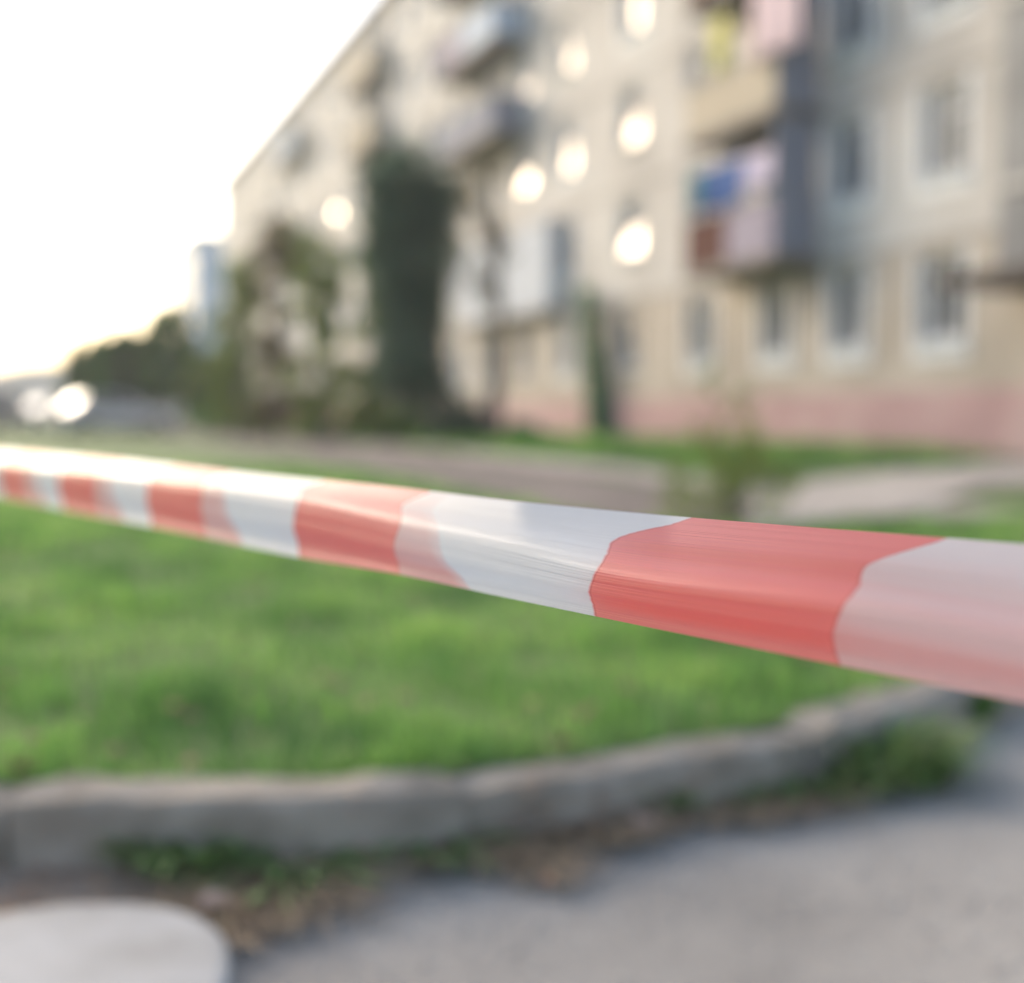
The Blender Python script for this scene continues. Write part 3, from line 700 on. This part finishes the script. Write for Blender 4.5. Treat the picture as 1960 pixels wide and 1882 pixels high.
# ------------------------------------------------------------------ parked cars, far left
def car(loc, rz, paint, label, van=False):
    t = empty('parked_car', loc, rz); tag(t, label, 'car', 'cars parked beside the far road')
    # side profile (x forward, z up), swept over width with tumblehome
    low = [(-2.1, .35), (-2.15, .6), (-2.05, .88), (-1.2, .93), (.95, .92), (1.75, .82), (2.1, .62), (2.12, .35)]
    V = []; F = []; ys = [-.84, -.80, 0, .80, .84]; n = len(low)
    for y in (-.86, -.80, .80, .86):
        k = .0 if abs(y) > .82 else .03
        for (x, z) in low: V.append((x, y, z + (k if z > .8 else 0)))
    for a in range(3):
        for i in range(n): j = (i + 1) % n; F.append((a * n + i, a * n + j, (a + 1) * n + j, (a + 1) * n + i))
    F.append(tuple(range(n))); F.append(tuple(range(3 * n, 4 * n))[::-1])
    body = link('body', V, F, M[paint], t)
    roofz = 1.85 if van else 1.46
    cb = [(-1.95 if van else -1.75, .94), (-1.75 if van else -1.2, roofz - .03), (.15, roofz), (1.05, .94)]
    V = []; F = []
    for y0, y1 in ((-.80, -.62), (.80, .62)):
        for (x, z) in cb: V.append((x, y0 if z < 1 else y1, z))
    F = [(0, 1, 2, 3), (7, 6, 5, 4), (1, 5, 6, 2)]
    link('cabin', V, F, M[paint], t)
    # glass sits proud of the cabin shell
    def lerp3(a, b, f): return tuple(a[i] + (b[i] - a[i]) * f for i in range(3))
    a, b_, c, d_ = V[3], V[7], V[6], V[2]
    F1 = [lerp3(lerp3(a, b_, .04), lerp3(d_, c, .04), .04), lerp3(lerp3(a, b_, .96), lerp3(d_, c, .96), .04), lerp3(lerp3(a, b_, .96), lerp3(d_, c, .96), .95), lerp3(lerp3(a, b_, .04), lerp3(d_, c, .04), .95)]
    link('cabin_front', [V[3], V[7], V[6], V[2]], [(0, 1, 2, 3)], M[paint], t)
    link('windscreen', [(x + .008, y, z + .006) for x, y, z in F1], [(0, 1, 2, 3)], M['car_glass'], t)
    link('cabin_back', [V[4], V[0], V[1], V[5]], [(0, 1, 2, 3)], M[paint], t)
    a, b_, c, d_ = V[4], V[0], V[1], V[5]
    F1 = [lerp3(lerp3(a, b_, .08), lerp3(d_, c, .08), .15), lerp3(lerp3(a, b_, .92), lerp3(d_, c, .92), .15), lerp3(lerp3(a, b_, .92), lerp3(d_, c, .92), .9), lerp3(lerp3(a, b_, .08), lerp3(d_, c, .08), .9)]
    link('rear_window', [(x - .008, y, z + .006) for x, y, z in F1], [(0, 1, 2, 3)], M['car_glass'], t)
    for sg in (-1, 1):
        for (xa, xb, xc, xd) in ((-1.45, -.35, -.35, -1.10), (-.27, .80, .10, -.27)):
            def sy(z): return sg * (.80 - .18 * (z - .94) / (roofz - .94) + .006)
            zl, zh = .98, roofz - .1
            link('side_window', [(xa, sy(zl), zl), (xb, sy(zl), zl), (xc, sy(zh), zh), (xd, sy(zh), zh)], [(0, 1, 2, 3)], M['car_glass'], t)
        for xw in (-1.3, 1.35):
            w = MB(); w.tube([(xw, sg * .70, .32), (xw, sg * .89, .32)], .32, 20); wo = w.build('wheel', M['rubber'], t, sm=False)
            MB().tube([(xw, sg * .885, .32), (xw, sg * .90, .32)], .2, 14).build('rim', M['chrome'], wo)
        MB().box(2.02, 2.135, sg * .62 - .17, sg * .62 + .17, .6, .74).build('headlight', M['lamp_glass'], t)
        MB().box(-2.16, -2.09, sg * .66 - .12, sg * .66 + .12, .62, .82).build('tail_light', M['lamp_red'], t)
        MB().box(.72, .84, sg * .92 - .09, sg * .92 + .09, .95, 1.07).build('mirror', M[paint], t)
    MB().box(2.10, 2.19, -.78, .78, .33, .52).build('bumper', M['metal'], t)
    return t
hd = math.atan2(.26, .316)
for (x, dep, rz, paint, lab, van) in ((0, 58, hd + .9, 'car_pink', 'pale pinkish van at the left edge of the picture', True), (122, 60, hd + .24, 'car_white', 'white car parked between the pale van and the car with the sun glint', False),
                                 (214, 46, hd, 'car_white', 'white car with the brightest sun glint on its glass', False), (262, 56, hd - .12, 'car_grey', 'grey car parked nearest the green trees', False)):
    p_ = at_depth(x, 800, dep); car((p_.x, p_.y, .33), rz, paint, lab, van)

# ------------------------------------------------------------------ grass blades (nobody could count them)
def blades(name, n, xr, yr, hmin, hmax, wd, label, keep=None):
    x = rng.uniform(xr[0], xr[1], n); f_ = rng.random(n) ** 1.5; y = yr[0] + (yr[1] - yr[0]) * f_
    ky = np.interp(x, np.linspace(-12, 12, 200), [kerb_y(q) + .155 for q in np.linspace(-12, 12, 200)])
    m_ = (y > ky) & (np.abs(x) < y * .47 + .5)
    # tufts: clumps grow tall, some patches stay thin
    tuft = np.sin(x * 5.1 + 1.3 * np.sin(y * 3.7)) * np.sin(y * 4.3 + 1.7 * np.sin(x * 2.9)) * .5 + .5
    m_ &= rng.random(n) < (.35 + .65 * tuft)
    off = (x - Q0.x) * nrm.x + (y - Q0.y) * nrm.y
    along = (x - Q0.x) * d.x + (y - Q0.y) * d.y; m_ &= (off > o_near + .1) | (along < s_end + .2)
    hx = [q[0] for q in path_hull]; hy = [q[1] for q in path_hull]; m_ &= (y < np.interp(x, hx, hy)) | (x < hx[0])
    x, y, tuft = x[m_], y[m_], tuft[m_]; n = len(x)
    z = np.array([ground_z(a, b) for a, b in zip(x, y)])
    h = (hmin + (hmax - hmin) * rng.random(n)) * (.45 + .75 * tuft); an = rng.uniform(0, 2 * np.pi, n); w = wd * (.6 + .8 * rng.random(n)) * (1 + y * .05)
    lean = rng.uniform(.1, .7, n) * h; la = rng.uniform(0, 2 * np.pi, n)
    cx, cy = np.cos(an) * w, np.sin(an) * w; lx, ly = np.cos(la) * lean, np.sin(la) * lean
    v = np.stack([np.stack([x - cx, y - cy, z - .01], 1), np.stack([x + cx, y + cy, z - .01], 1),
                  np.stack([x + cx * .7 + lx * .4, y + cy * .7 + ly * .4, z + h * .6], 1), np.stack([x - cx * .7 + lx * .4, y - cy * .7 + ly * .4, z + h * .6], 1),
                  np.stack([x + lx, y + ly, z + h], 1)], 1).reshape(-1, 3)
    b_ = np.arange(n)[:, None] * 5
    q = (b_ + np.array([0, 1, 2, 3])); t3 = (b_ + np.array([3, 2, 4]))
    me = bpy.data.meshes.new(name); me.vertices.add(len(v)); me.vertices.foreach_set('co', v.astype(np.float32).ravel())
    li = np.concatenate([q, t3], 1).ravel().astype(np.int32); me.loops.add(len(li)); me.loops.foreach_set('vertex_index', li)
    st = (np.arange(n)[:, None] * 7 + np.array([0, 4])).ravel().astype(np.int32); me.polygons.add(len(st)); me.polygons.foreach_set('loop_start', st)
    me.update(calc_edges=True); me.materials.append(M['blade'])
    o = bpy.data.objects.new(name, me); COL.objects.link(o); tag(o, label, 'grass', kind='stuff'); return o
blades('grass', 190000, (-6, 8), (2.6, 16), (.042), .10, .004, 'lush green grass behind the near kerb')
# far grass strip at the foot of the block
n = 70000; s_ = rng.uniform(20, 60, n); of = rng.uniform(.15, max(.5, o_far - 1.1), n); c_sel = (np.sin(s_ * 1.1) + np.sin(of * 2 + s_ * .5)) > -.9
s_, of = s_[c_sel], of[c_sel]; n = len(s_)
px_ = Q0.x + d.x * s_ + nrm.x * of; py_ = Q0.y + d.y * s_ + nrm.y * of; pz_ = np.array([ground_z(a, b) for a, b in zip(px_, py_)])
h = rng.uniform(.1, .28, n); an = rng.uniform(0, 6.28, n); w = .02
v = np.stack([np.stack([px_ - np.cos(an) * w, py_ - np.sin(an) * w, pz_], 1), np.stack([px_ + np.cos(an) * w, py_ + np.sin(an) * w, pz_], 1), np.stack([px_ + np.sin(an) * .05, py_, pz_ + h], 1)], 1).reshape(-1, 3)
o = leaf_obj('grass', (v, np.arange(3 * n).reshape(-1, 3)), M['blade']); tag(o, 'strip of green grass along the foot of the beige block', 'grass', kind='stuff')

# ------------------------------------------------------------------ weeds, leaves and litter in the gutter
M['straw'] = mat('dry_straw', (.25, .18, .11), (.38, .29, .19), 20, .9, island=.4, transl=.2)
def weed(x, y, h, w, n, lab, mm='weed', z=0.02):
    fat = .35 if mm == 'straw' else 1
    if mm == 'straw': n = int(n * 2.2); h *= .7
    b = on_ground(x, y, z); t = empty('weed_clump', b); tag(t, lab, 'weed', 'weeds growing at the kerb'); v = []; f = []
    for k in range(n):
        an = rn.uniform(0, 2 * math.pi); r0 = rn.uniform(0, w * .5); px0 = Vector((math.cos(an) * r0, math.sin(an) * r0, 0)); L = h * rn.uniform(.5, 1.1)
        o_ = Vector((math.cos(an), math.sin(an), 0)); sd_ = Vector((-o_.y, o_.x, 0)) * ((.004 + .004 * rn.random()) * fat); sp = rn.uniform(.2, 1.0) * w * .6
        k0 = len(v)
        v += [px0 - sd_, px0 + sd_, px0 + o_ * sp * .45 + sd_ * 1.3 + Vector((0, 0, L * .7)), px0 + o_ * sp * .45 - sd_ * 1.3 + Vector((0, 0, L * .7)), px0 + o_ * sp + Vector((0, 0, L * rn.uniform(.55, 1)))]
        f += [(k0, k0 + 1, k0 + 2, k0 + 3), (k0 + 3, k0 + 2, k0 + 4)]
    link('leaf_blades', v, f, M[mm], t)
    return t
weed(350, 1655, .09, .22, 190, 'green weed clump at the kerb foot above the pale slab')
weed(480, 1640, .06, .16, 90, 'small weed clump right of the largest left-hand one')
weed(560, 1660, .05, .3, 160, 'sparse weeds right of the low left-hand clump')
weed(850, 1600, .05, .3, 120, 'faint green sprigs among the dead grass left of the kerb middle')
weed(1560, 1500, .06, .3, 170, 'thin weeds half hidden in dead grass at the right part of the kerb')
weed(950, 1590, .06, .3, 160, 'wide dead grass tuft close to the kerb face left of the middle', 'straw')
weed(1330, 1545, .05, .3, 180, 'dead grass around the middle weed clump', 'straw')
weed(700, 1620, .06, .18, 120, 'low weeds beside the blue wrapper')
weed(1260, 1545, .07, .15, 150, 'green weeds at the middle of the kerb')
weed(1420, 1535, .05, .12, 70, 'thin weeds between the middle clump and the brightest tuft')
weed(1700, 1470, .13, .34, 300, 'large bright green grass tuft leaning over the gutter')
weed(1775, 1500, .08, .14, 120, 'small green tuft at the asphalt edge beside the large tuft')
weed(1850, 1372, .12, .16, 200, 'dark green tuft under the tape near the right edge', 'leaf_mid')
weed(560, 1690, .05, .34, 200, 'dry straw coloured grass between the pale slab and the kerb', 'straw')
weed(900, 1600, .05, .34, 200, 'dry straw coloured grass left of the large curled leaf', 'straw')
weed(1130, 1585, .07, .26, 240, 'thick brown tangle of dead grass at the middle of the kerb', 'straw')
weed(1500, 1520, .05, .3, 170, 'thin dead grass left of the largest bright tuft', 'straw')
weed(420, 1760, .03, .24, 120, 'flattened dead grass touching the corner of the pale slab', 'straw')
weed(1040, 1660, .03, .18, 80, 'few dead grass stalks fallen onto the asphalt', 'straw')
def dry_leaf(x, y, s_, mm, lab, rz, z=.02, grp='fallen leaves in the gutter'):
    b = on_ground(x, y, z); n = 9; V = [(0, 0, .006)]; 
    for k in range(n * 2):
        an = math.pi * k / n; r_ = s_ * (1 - .25 * (k % 2)) * (.75 + .25 * math.cos(an)); V.append((math.cos(an) * r_, math.sin(an) * r_ * .75, .012 + .35 * s_ * abs(math.sin(an)) ** 2))
    F = [(0, 1 + k, 1 + (k + 1) % (2 * n)) for k in range(2 * n)]
    F2 = []; off_ = len(V); V += [(a, b_, c - .0015) for a, b_, c in V]; F2 = [tuple(off_ + q for q in f_)[::-1] for f_ in F]
    o = link('fallen_leaf', V, F + F2, M[mm], None); o.location = b; o.rotation_euler = (rn.uniform(-.3, .3), rn.uniform(-.3, .3), rz); return tag(o, lab, 'leaf', grp)
dry_leaf(405, 1745, .05, 'leaf_peach', 'pale peach leaf beside the corner of the pale slab', .4)
dry_leaf(400, 1800, .035, 'bal_brown', 'dark red brown leaf below the pale peach one', 1.4)
dry_leaf(1120, 1600, .075, 'leaf_dry', 'large curled brown leaf in the gutter at the middle of the kerb', 2.5)
dry_leaf(1065, 1590, .06, 'leaf_dry', 'brown leaf touching the left side of the large curled one', 1)
dry_leaf(1050, 1700, .03, 'leaf_dry', 'brown leaf alone on the asphalt below the large curled one', 2.2)
dry_leaf(1075, 1430, .04, 'leaf_dry', 'brown leaf standing on the kerb top among the grass', .3, .17)
dry_leaf(1230, 1590, .05, 'leaf_peach', 'pinkish leaf at the asphalt edge right of the large curled one', .9)
dry_leaf(30, 1478, .05, 'leaf_dry', 'orange brown leaf at the grass edge on the kerb, far left', .9, .17)
# crumpled blue wrapper
V = []; F = []; b = on_ground(650, 1618, .03)
for i in range(6):
    for j in range(5): V.append((i * .014 - .035, j * .013 - .03, .012 + rn.uniform(-.008, .012)))
for i in range(5):
    for j in range(4): q = i * 5 + j; F.append((q, q + 5, q + 6, q + 1))
o = link('wrapper', V, F, M['litter_blue']); o.location = b; tag(o, 'crumpled blue wrapper lying in the gutter', 'litter')
# leaf litter crumbs
cx_ = rng.uniform(-1.1, 1.4, 1400); v = []; f = []
for k, x in enumerate(cx_):
    y0 = float(np.interp(x, exx, eyy)); y1 = kerb_y(x); y = y0 + (y1 - y0) * rng.random() - rng.random() * .03; s_ = rng.uniform(.004, .014); z = .008 + .028 * max(0, (y - y0) / (y1 - y0 + .001)) ** 1.5
    a = rng.uniform(0, 6.28); q = len(v)
    v += [(x + math.cos(a) * s_, y + math.sin(a) * s_, z), (x - math.sin(a) * s_ * .6, y + math.cos(a) * s_ * .6, z + rng.uniform(0, .008)), (x - math.cos(a) * s_, y - math.sin(a) * s_, z + .003), (x + math.sin(a) * s_ * .6, y - math.cos(a) * s_ * .6, z + rng.uniform(0, .006))]
    f.append((q, q + 1, q + 2, q + 3))
tag(link('leaf_litter', v, f, M['leaf_dry']), 'crumbled dry leaves scattered over the gutter soil', 'leaf litter', kind='stuff')

# dry leaves lost in the grass, grit on the asphalt
def scatter(name, n, fx, smin, smax, mm, label, cat):
    v = []; f = []
    for k in range(n):
        x, y, z = fx(); s_ = rn.uniform(smin, smax); a = rn.uniform(0, 6.28); q = len(v); e_ = s_ * .5
        ca, sa = math.cos(a) * s_, math.sin(a) * s_
        v += [(x + ca, y + sa, z), (x - sa * .7, y + ca * .7, z + e_ * rn.random()), (x - ca, y - sa, z), (x + sa * .7, y - ca * .7, z + e_ * rn.random()), (x, y, z + e_), (x, y, z - e_ * .4)]
        f += [(q, q + 1, q + 4), (q + 1, q + 2, q + 4), (q + 2, q + 3, q + 4), (q + 3, q, q + 4), (q + 1, q, q + 5), (q + 2, q + 1, q + 5), (q + 3, q + 2, q + 5), (q, q + 3, q + 5)]
    return tag(link(name, v, f, M[mm]), label, cat, kind='stuff')
def on_lawn():
    x = rn.uniform(-4, 4); y = kerb_y(x) + .2 + rn.random() ** 1.6 * 5; return x, y, ground_z(x, y) + rn.uniform(.03, .08)
def on_road():
    x = rn.uniform(-1.2, 2.2); y = rn.uniform(1.7, kerb_y(x) - .12); return x, y, .002
scatter('lawn_leaves', 500, on_lawn, .012, .032, 'leaf_dry', 'dry leaves lost in the lawn', 'leaves')
M['grit'] = mat('pale_grit', (.30, .28, .25), (.55, .52, .47), 40, .95, island=.4)
scatter('gravel', 2600, on_road, .002, .008, 'grit', 'loose pale grit scattered on the asphalt', 'gravel')
# pale slab with a rounded corner, lower left
cpx = on_ground(40, 1900, .06); n = 64; V = []; F = []
prof = [(1.0, -.06), (1.0, .028), (.992, .038), (.975, .043), (.93, .045), (.6, .046), (.3, .047)]
for (sc_, z) in prof:
    for k in range(n):
        a = 2 * math.pi * k / n; ex = 2 / 2.35
        V.append((cpx.x + .305 * sc_ * math.copysign(abs(math.cos(a)) ** ex, math.cos(a)), cpx.y + .405 * sc_ * math.copysign(abs(math.sin(a)) ** ex, math.sin(a)), z))
V.append((cpx.x, cpx.y, .048))
for l in range(len(prof) - 1):
    for k in range(n): k2 = (k + 1) % n; F.append((l * n + k, l * n + k2, (l + 1) * n + k2, (l + 1) * n + k))
for k in range(n): F.append(((len(prof) - 1) * n + k, (len(prof) - 1) * n + (k + 1) % n, len(V) - 1))
tag(link('concrete_slab', V, F, M['pale_conc'], smoothf=True), 'pale smooth slab with rounded corners lying on the asphalt', 'slab')

# ------------------------------------------------------------------ the barrier tape
rt = ray(-700, 800); dt = Vector((rt.x, rt.y, 0)).normalized(); pn = Vector((dt.y, -dt.x, 0))   # pn: sideways, away from the camera
if pn.y < 0: pn = -pn
T0 = at_depth(1140, 1180, .79)
def tp(x, y, a):
    p = hit_plane(x, y, T0 + pn * a, pn); return p
CX = [-260, 0, 248, 496, 745, 973, 1325, 1600, 1870, 1960, 2300]
top_x = [-260, 0, 100, 248, 496, 745, 973, 1325, 1600, 1870, 1960, 2300]; top_y = [838, 861, 869, 881, 907, 931, 958, 991, 1013, 1034, 1041, 1066]
cr_x = [-260, 0, 99, 298, 422, 560, 780, 980, 1148, 1397, 1636, 1960, 2300]; cr_y = [858, 887, 899, 921, 935, 958, 1012, 1056, 1092, 1126, 1155, 1216, 1275]
bt_x = [-260, 0, 198, 298, 571, 764, 973, 1140, 1610, 1960, 2300]; bt_y = [915, 952, 992, 1010, 1067, 1100, 1145, 1180, 1275, 1346, 1415]
def sm_interp(xq, xs_, ys_):
    # Catmull-Rom style smooth interpolation
    xs_ = np.array(xs_, float); ys_ = np.array(ys_, float); m_ = np.gradient(ys_, xs_)
    i = int(np.clip(np.searchsorted(xs_, xq) - 1, 0, len(xs_) - 2)); h_ = xs_[i + 1] - xs_[i]; t_ = (xq - xs_[i]) / h_
    return (2 * t_**3 - 3 * t_**2 + 1) * ys_[i] + (t_**3 - 2 * t_**2 + t_) * h_ * m_[i] + (-2 * t_**3 + 3 * t_**2) * ys_[i + 1] + (t_**3 - t_**2) * h_ * m_[i + 1]
VK = [0, .2, .44, .53, .7, .88, 1.0]
def rows_y(x):
    t_, c, b_ = sm_interp(x, top_x, top_y), sm_interp(x, cr_x, cr_y), sm_interp(x, bt_x, bt_y)
    return [t_, t_ + .4 * (c - t_), c - .20 * (c - t_), c - .02 * (b_ - c), c + .45 * (b_ - c), c + .78 * (b_ - c), b_]
AK = [.082, .048, .010, .001, .0, .006, .005]
# slant of the printed stripe edge, read from the sharpest boundary
edge = [(1325, 991), (1210, 1029), (1163, 1070), (1144, 1092), (1128, 1132), (1135, 1161), (1140, 1180)]
sE = [(tp(x, y, a) - T0).dot(dt) for (x, y), a in zip(edge, AK)]
slant = [q - sE[-1] for q in sE]
bx = [5, 55, 120, 190, 290, 393, 573, 765, 1140, 1610]
bs = [(tp(x, sm_interp(x, bt_x, bt_y), AK[-1]) - T0).dot(dt) for x in bx]
print('stripe lengths', [round(a - b_, 3) for a, b_ in zip(bs[:-1], bs[1:])], 'slant', [round(q, 3) for q in slant])
ss_b = bs[::-1]                        # increasing s
def phase(s_):                         # integer at each boundary; 0 at x=1610, red between 0 and 1
    if s_ < ss_b[0]: return (s_ - ss_b[0]) / .19
    if s_ > ss_b[-1]: return len(ss_b) - 1 + (s_ - ss_b[-1]) / .19
    return float(np.interp(s_, ss_b, range(len(ss_b))))
NV = 44
stx = list(np.linspace(-250, 2290, 150))
vv = [k / NV for k in range(NV + 1)]
grid = []; ph1 = []
for x in stx:
    ry = rows_y(x); col = []; pc = []; ax = [q * float(np.interp(x, [0, 650, 1000, 1280], [.55, .35, .40, 1])) if k_ < 3 else q for k_, q in enumerate(AK)]
    for v_ in vv:
        yy = sm_interp(v_, VK, ry); aa = sm_interp(v_, VK, ax); p = tp(x, yy, aa)
        col.append(p); s_ = (p - T0).dot(dt); pc.append(s_ - sm_interp(v_, VK, slant))
    grid.append(col); ph1.append(pc)
# carry the tape on in a straight line beyond both sides of the picture
def extend(i0, i1, length, steps):
    out = []; sc_ = []
    a, b_ = grid[i0], grid[i1]
    dirs = [(b_[k] - a[k]).normalized() for k in range(NV + 1)]
    md = sum(dirs, Vector()) / len(dirs); md.normalize()
    for q in range(1, steps + 1):
        L = length * q / steps; out.append([b_[k] + md * L for k in range(NV + 1)]); sg = 1 if md.dot(dt) > 0 else -1
        sc_.append([ph1[i1][k] + sg * L for k in range(NV + 1)])
    return out, sc_
l_g, l_p = extend(4, 0, 4.5, 30); r_g, r_p = extend(-4, -1, .9, 12)
grid = l_g[::-1] + grid + r_g; ph1 = l_p[::-1] + ph1 + r_p
V = []; F = []; A1 = []; A2 = []; SS = []; VVv = []
for col, pc in zip(grid, ph1):
    for k, p in enumerate(col):
        V.append(p); A1.append(phase(pc[k])); v_ = vv[k]
        sq = pc[k]; ob = sm_interp(v_, VK, [.03, .045, .055, .06, .075, .095, .105])
        A2.append(phase(sq + min(.165, ob * (1 + 1.3 * smooth(-ss_b[1] - .05, -ss_b[0] + .02, -sq))))); SS.append((p - T0).dot(dt)); VVv.append(v_)
K = NV + 1
for i in range(len(grid) - 1):
    for k in range(NV): q = i * K + k; F.append((q, q + 1, q + K + 1, q + K))
m, t, p = newmat('barrier_tape_film'); N = t.nodes; Lk = t.links
def attr(n_): a = N.new('ShaderNodeAttribute'); a.attribute_name = n_; return a
def math_(op, a, b=None, c=None):
    q = N.new('ShaderNodeMath'); q.operation = op
    for i, x_ in enumerate((a, b, c)):
        if x_ is None: continue
        if isinstance(x_, (int, float)): q.inputs[i].default_value = x_
        else: Lk.new(x_, q.inputs[i])
    return q.outputs[0]
tcx = N.new('ShaderNodeCombineXYZ'); Lk.new(attr('along').outputs['Fac'], tcx.inputs[0]); Lk.new(attr('across').outputs['Fac'], tcx.inputs[1])
def tnoise(sx, sy, scale, detail=3):
    mp = N.new('ShaderNodeMapping'); mp.inputs['Scale'].default_value = (sx, sy, 1); Lk.new(tcx.outputs[0], mp.inputs[0])
    q = N.new('ShaderNodeTexNoise'); q.inputs['Scale'].default_value = scale; q.inputs['Detail'].default_value = detail; Lk.new(mp.outputs[0], q.inputs['Vector']); return q.outputs['Fac']
def stripe(src, soft):               # 1 inside red (phase fractional 0..1 of a period of 2)
    h_ = math_('MULTIPLY', src, .5); fr1 = math_('FRACT', math_('ADD', h_, 100.0))      # 0..0.5 red
    tri = math_('SUBTRACT', .25, math_('ABSOLUTE', math_('SUBTRACT', fr1, .25)))         # >0 inside red
    mr = N.new('ShaderNodeMapRange'); mr.inputs['From Min'].default_value = -soft; mr.inputs['From Max'].default_value = soft; Lk.new(tri, mr.inputs[0]); return mr.outputs[0], tri
wob = math_('MULTIPLY', math_('SUBTRACT', tnoise(8, 20, 1, 1), .5), .010)
red, tri = stripe(math_('ADD', attr('stripe').outputs['Fac'], wob), .003)
redb, _t = stripe(attr('stripe_back').outputs['Fac'], .05)
base = N.new('ShaderNodeMixRGB'); base.inputs[1].default_value = (.86, .87, .88, 1); base.inputs[2].default_value = (.86, .38, .34, 1)
shw = math_('MULTIPLY', redb, math_('SUBTRACT', math_('ADD', math_('MULTIPLY', attr('across').outputs['Fac'], .70), math_('MULTIPLY', tnoise(1.2, 9, 1, 3), .60)), .12)); Lk.new(shw, base.inputs[0])
redc = N.new('ShaderNodeMixRGB'); redc.inputs[1].default_value = (.92, .23, .24, 1); redc.inputs[2].default_value = (.95, .29, .22, 1); Lk.new(tnoise(.6, 26, 1), redc.inputs[0])
b2 = N.new('ShaderNodeMixRGB'); Lk.new(red, b2.inputs[0]); Lk.new(base.outputs[0], b2.inputs[1]); Lk.new(redc.outputs[0], b2.inputs[2])
# darker line of overlapping ink right on the stripe edge
ln = N.new('ShaderNodeMapRange'); ln.inputs['From Min'].default_value = .004; ln.inputs['From Max'].default_value = 0; Lk.new(math_('ABSOLUTE', math_('SUBTRACT', tri, .003)), ln.inputs[0])
b3 = N.new('ShaderNodeMixRGB'); b3.blend_type = 'MULTIPLY'; b3.inputs[2].default_value = (.75, .6, .6, 1); Lk.new(math_('MULTIPLY', ln.outputs[0], .7), b3.inputs[0]); Lk.new(b2.outputs[0], b3.inputs[1])
Lk.new(b3.outputs[0], p.inputs['Base Color'])
p.inputs['Coat Weight'].default_value = .75; p.inputs['Coat Roughness'].default_value = .24; p.inputs['Roughness'].default_value = .32; p.inputs['Specular IOR Level'].default_value = .5
hgt = math_('ADD', math_('MULTIPLY', tnoise(.7, 13, 1, 3), 1.0), math_('MULTIPLY', math_('ABSOLUTE', math_('SUBTRACT', tnoise(.55, 42, 1, 3), .5)), -1.5))
bp = N.new('ShaderNodeBump'); bp.inputs['Strength'].default_value = 1; bp.inputs['Distance'].default_value = .0019; Lk.new(hgt, bp.inputs['Height']); Lk.new(bp.outputs[0], p.inputs['Normal'])
tr = N.new('ShaderNodeBsdfTranslucent'); Lk.new(b3.outputs[0], tr.inputs[0])
ms = N.new('ShaderNodeMixShader'); ms.inputs[0].default_value = .64; Lk.new(p.outputs[0], ms.inputs[1]); Lk.new(tr.outputs[0], ms.inputs[2]); Lk.new(ms.outputs[0], N['Material Output'].inputs[0])
M['tape'] = m
tape = link('barrier_tape', V, F, m, smoothf=True)
for nm, arr in (('stripe', A1), ('stripe_back', A2), ('along', SS), ('across', VVv)):
    a = tape.data.attributes.new(nm, 'FLOAT', 'POINT'); a.data.foreach_set('value', np.array(arr, dtype=np.float32))
tag(tape, 'red and white striped plastic barrier tape stretched across the picture', 'barrier tape')

# ------------------------------------------------------------------ air
hm = bpy.data.materials.new('evening_haze'); hm.use_nodes = True; hn = hm.node_tree
for n_ in list(hn.nodes):
    if n_.type != 'OUTPUT_MATERIAL': hn.nodes.remove(n_)
pv = hn.nodes.new('ShaderNodeVolumePrincipled'); pv.inputs['Color'].default_value = (.97, .97, 1, 1); pv.inputs['Density'].default_value = .0011; pv.inputs['Anisotropy'].default_value = .2
hn.links.new(pv.outputs[0], hn.nodes['Material Output'].inputs['Volume'])
hb = MB().box(-720, 720, -420, 920, -1.05, 32).build('haze', hm); hb['kind'] = 'stuff'; hb['label'] = 'thin milky evening haze'
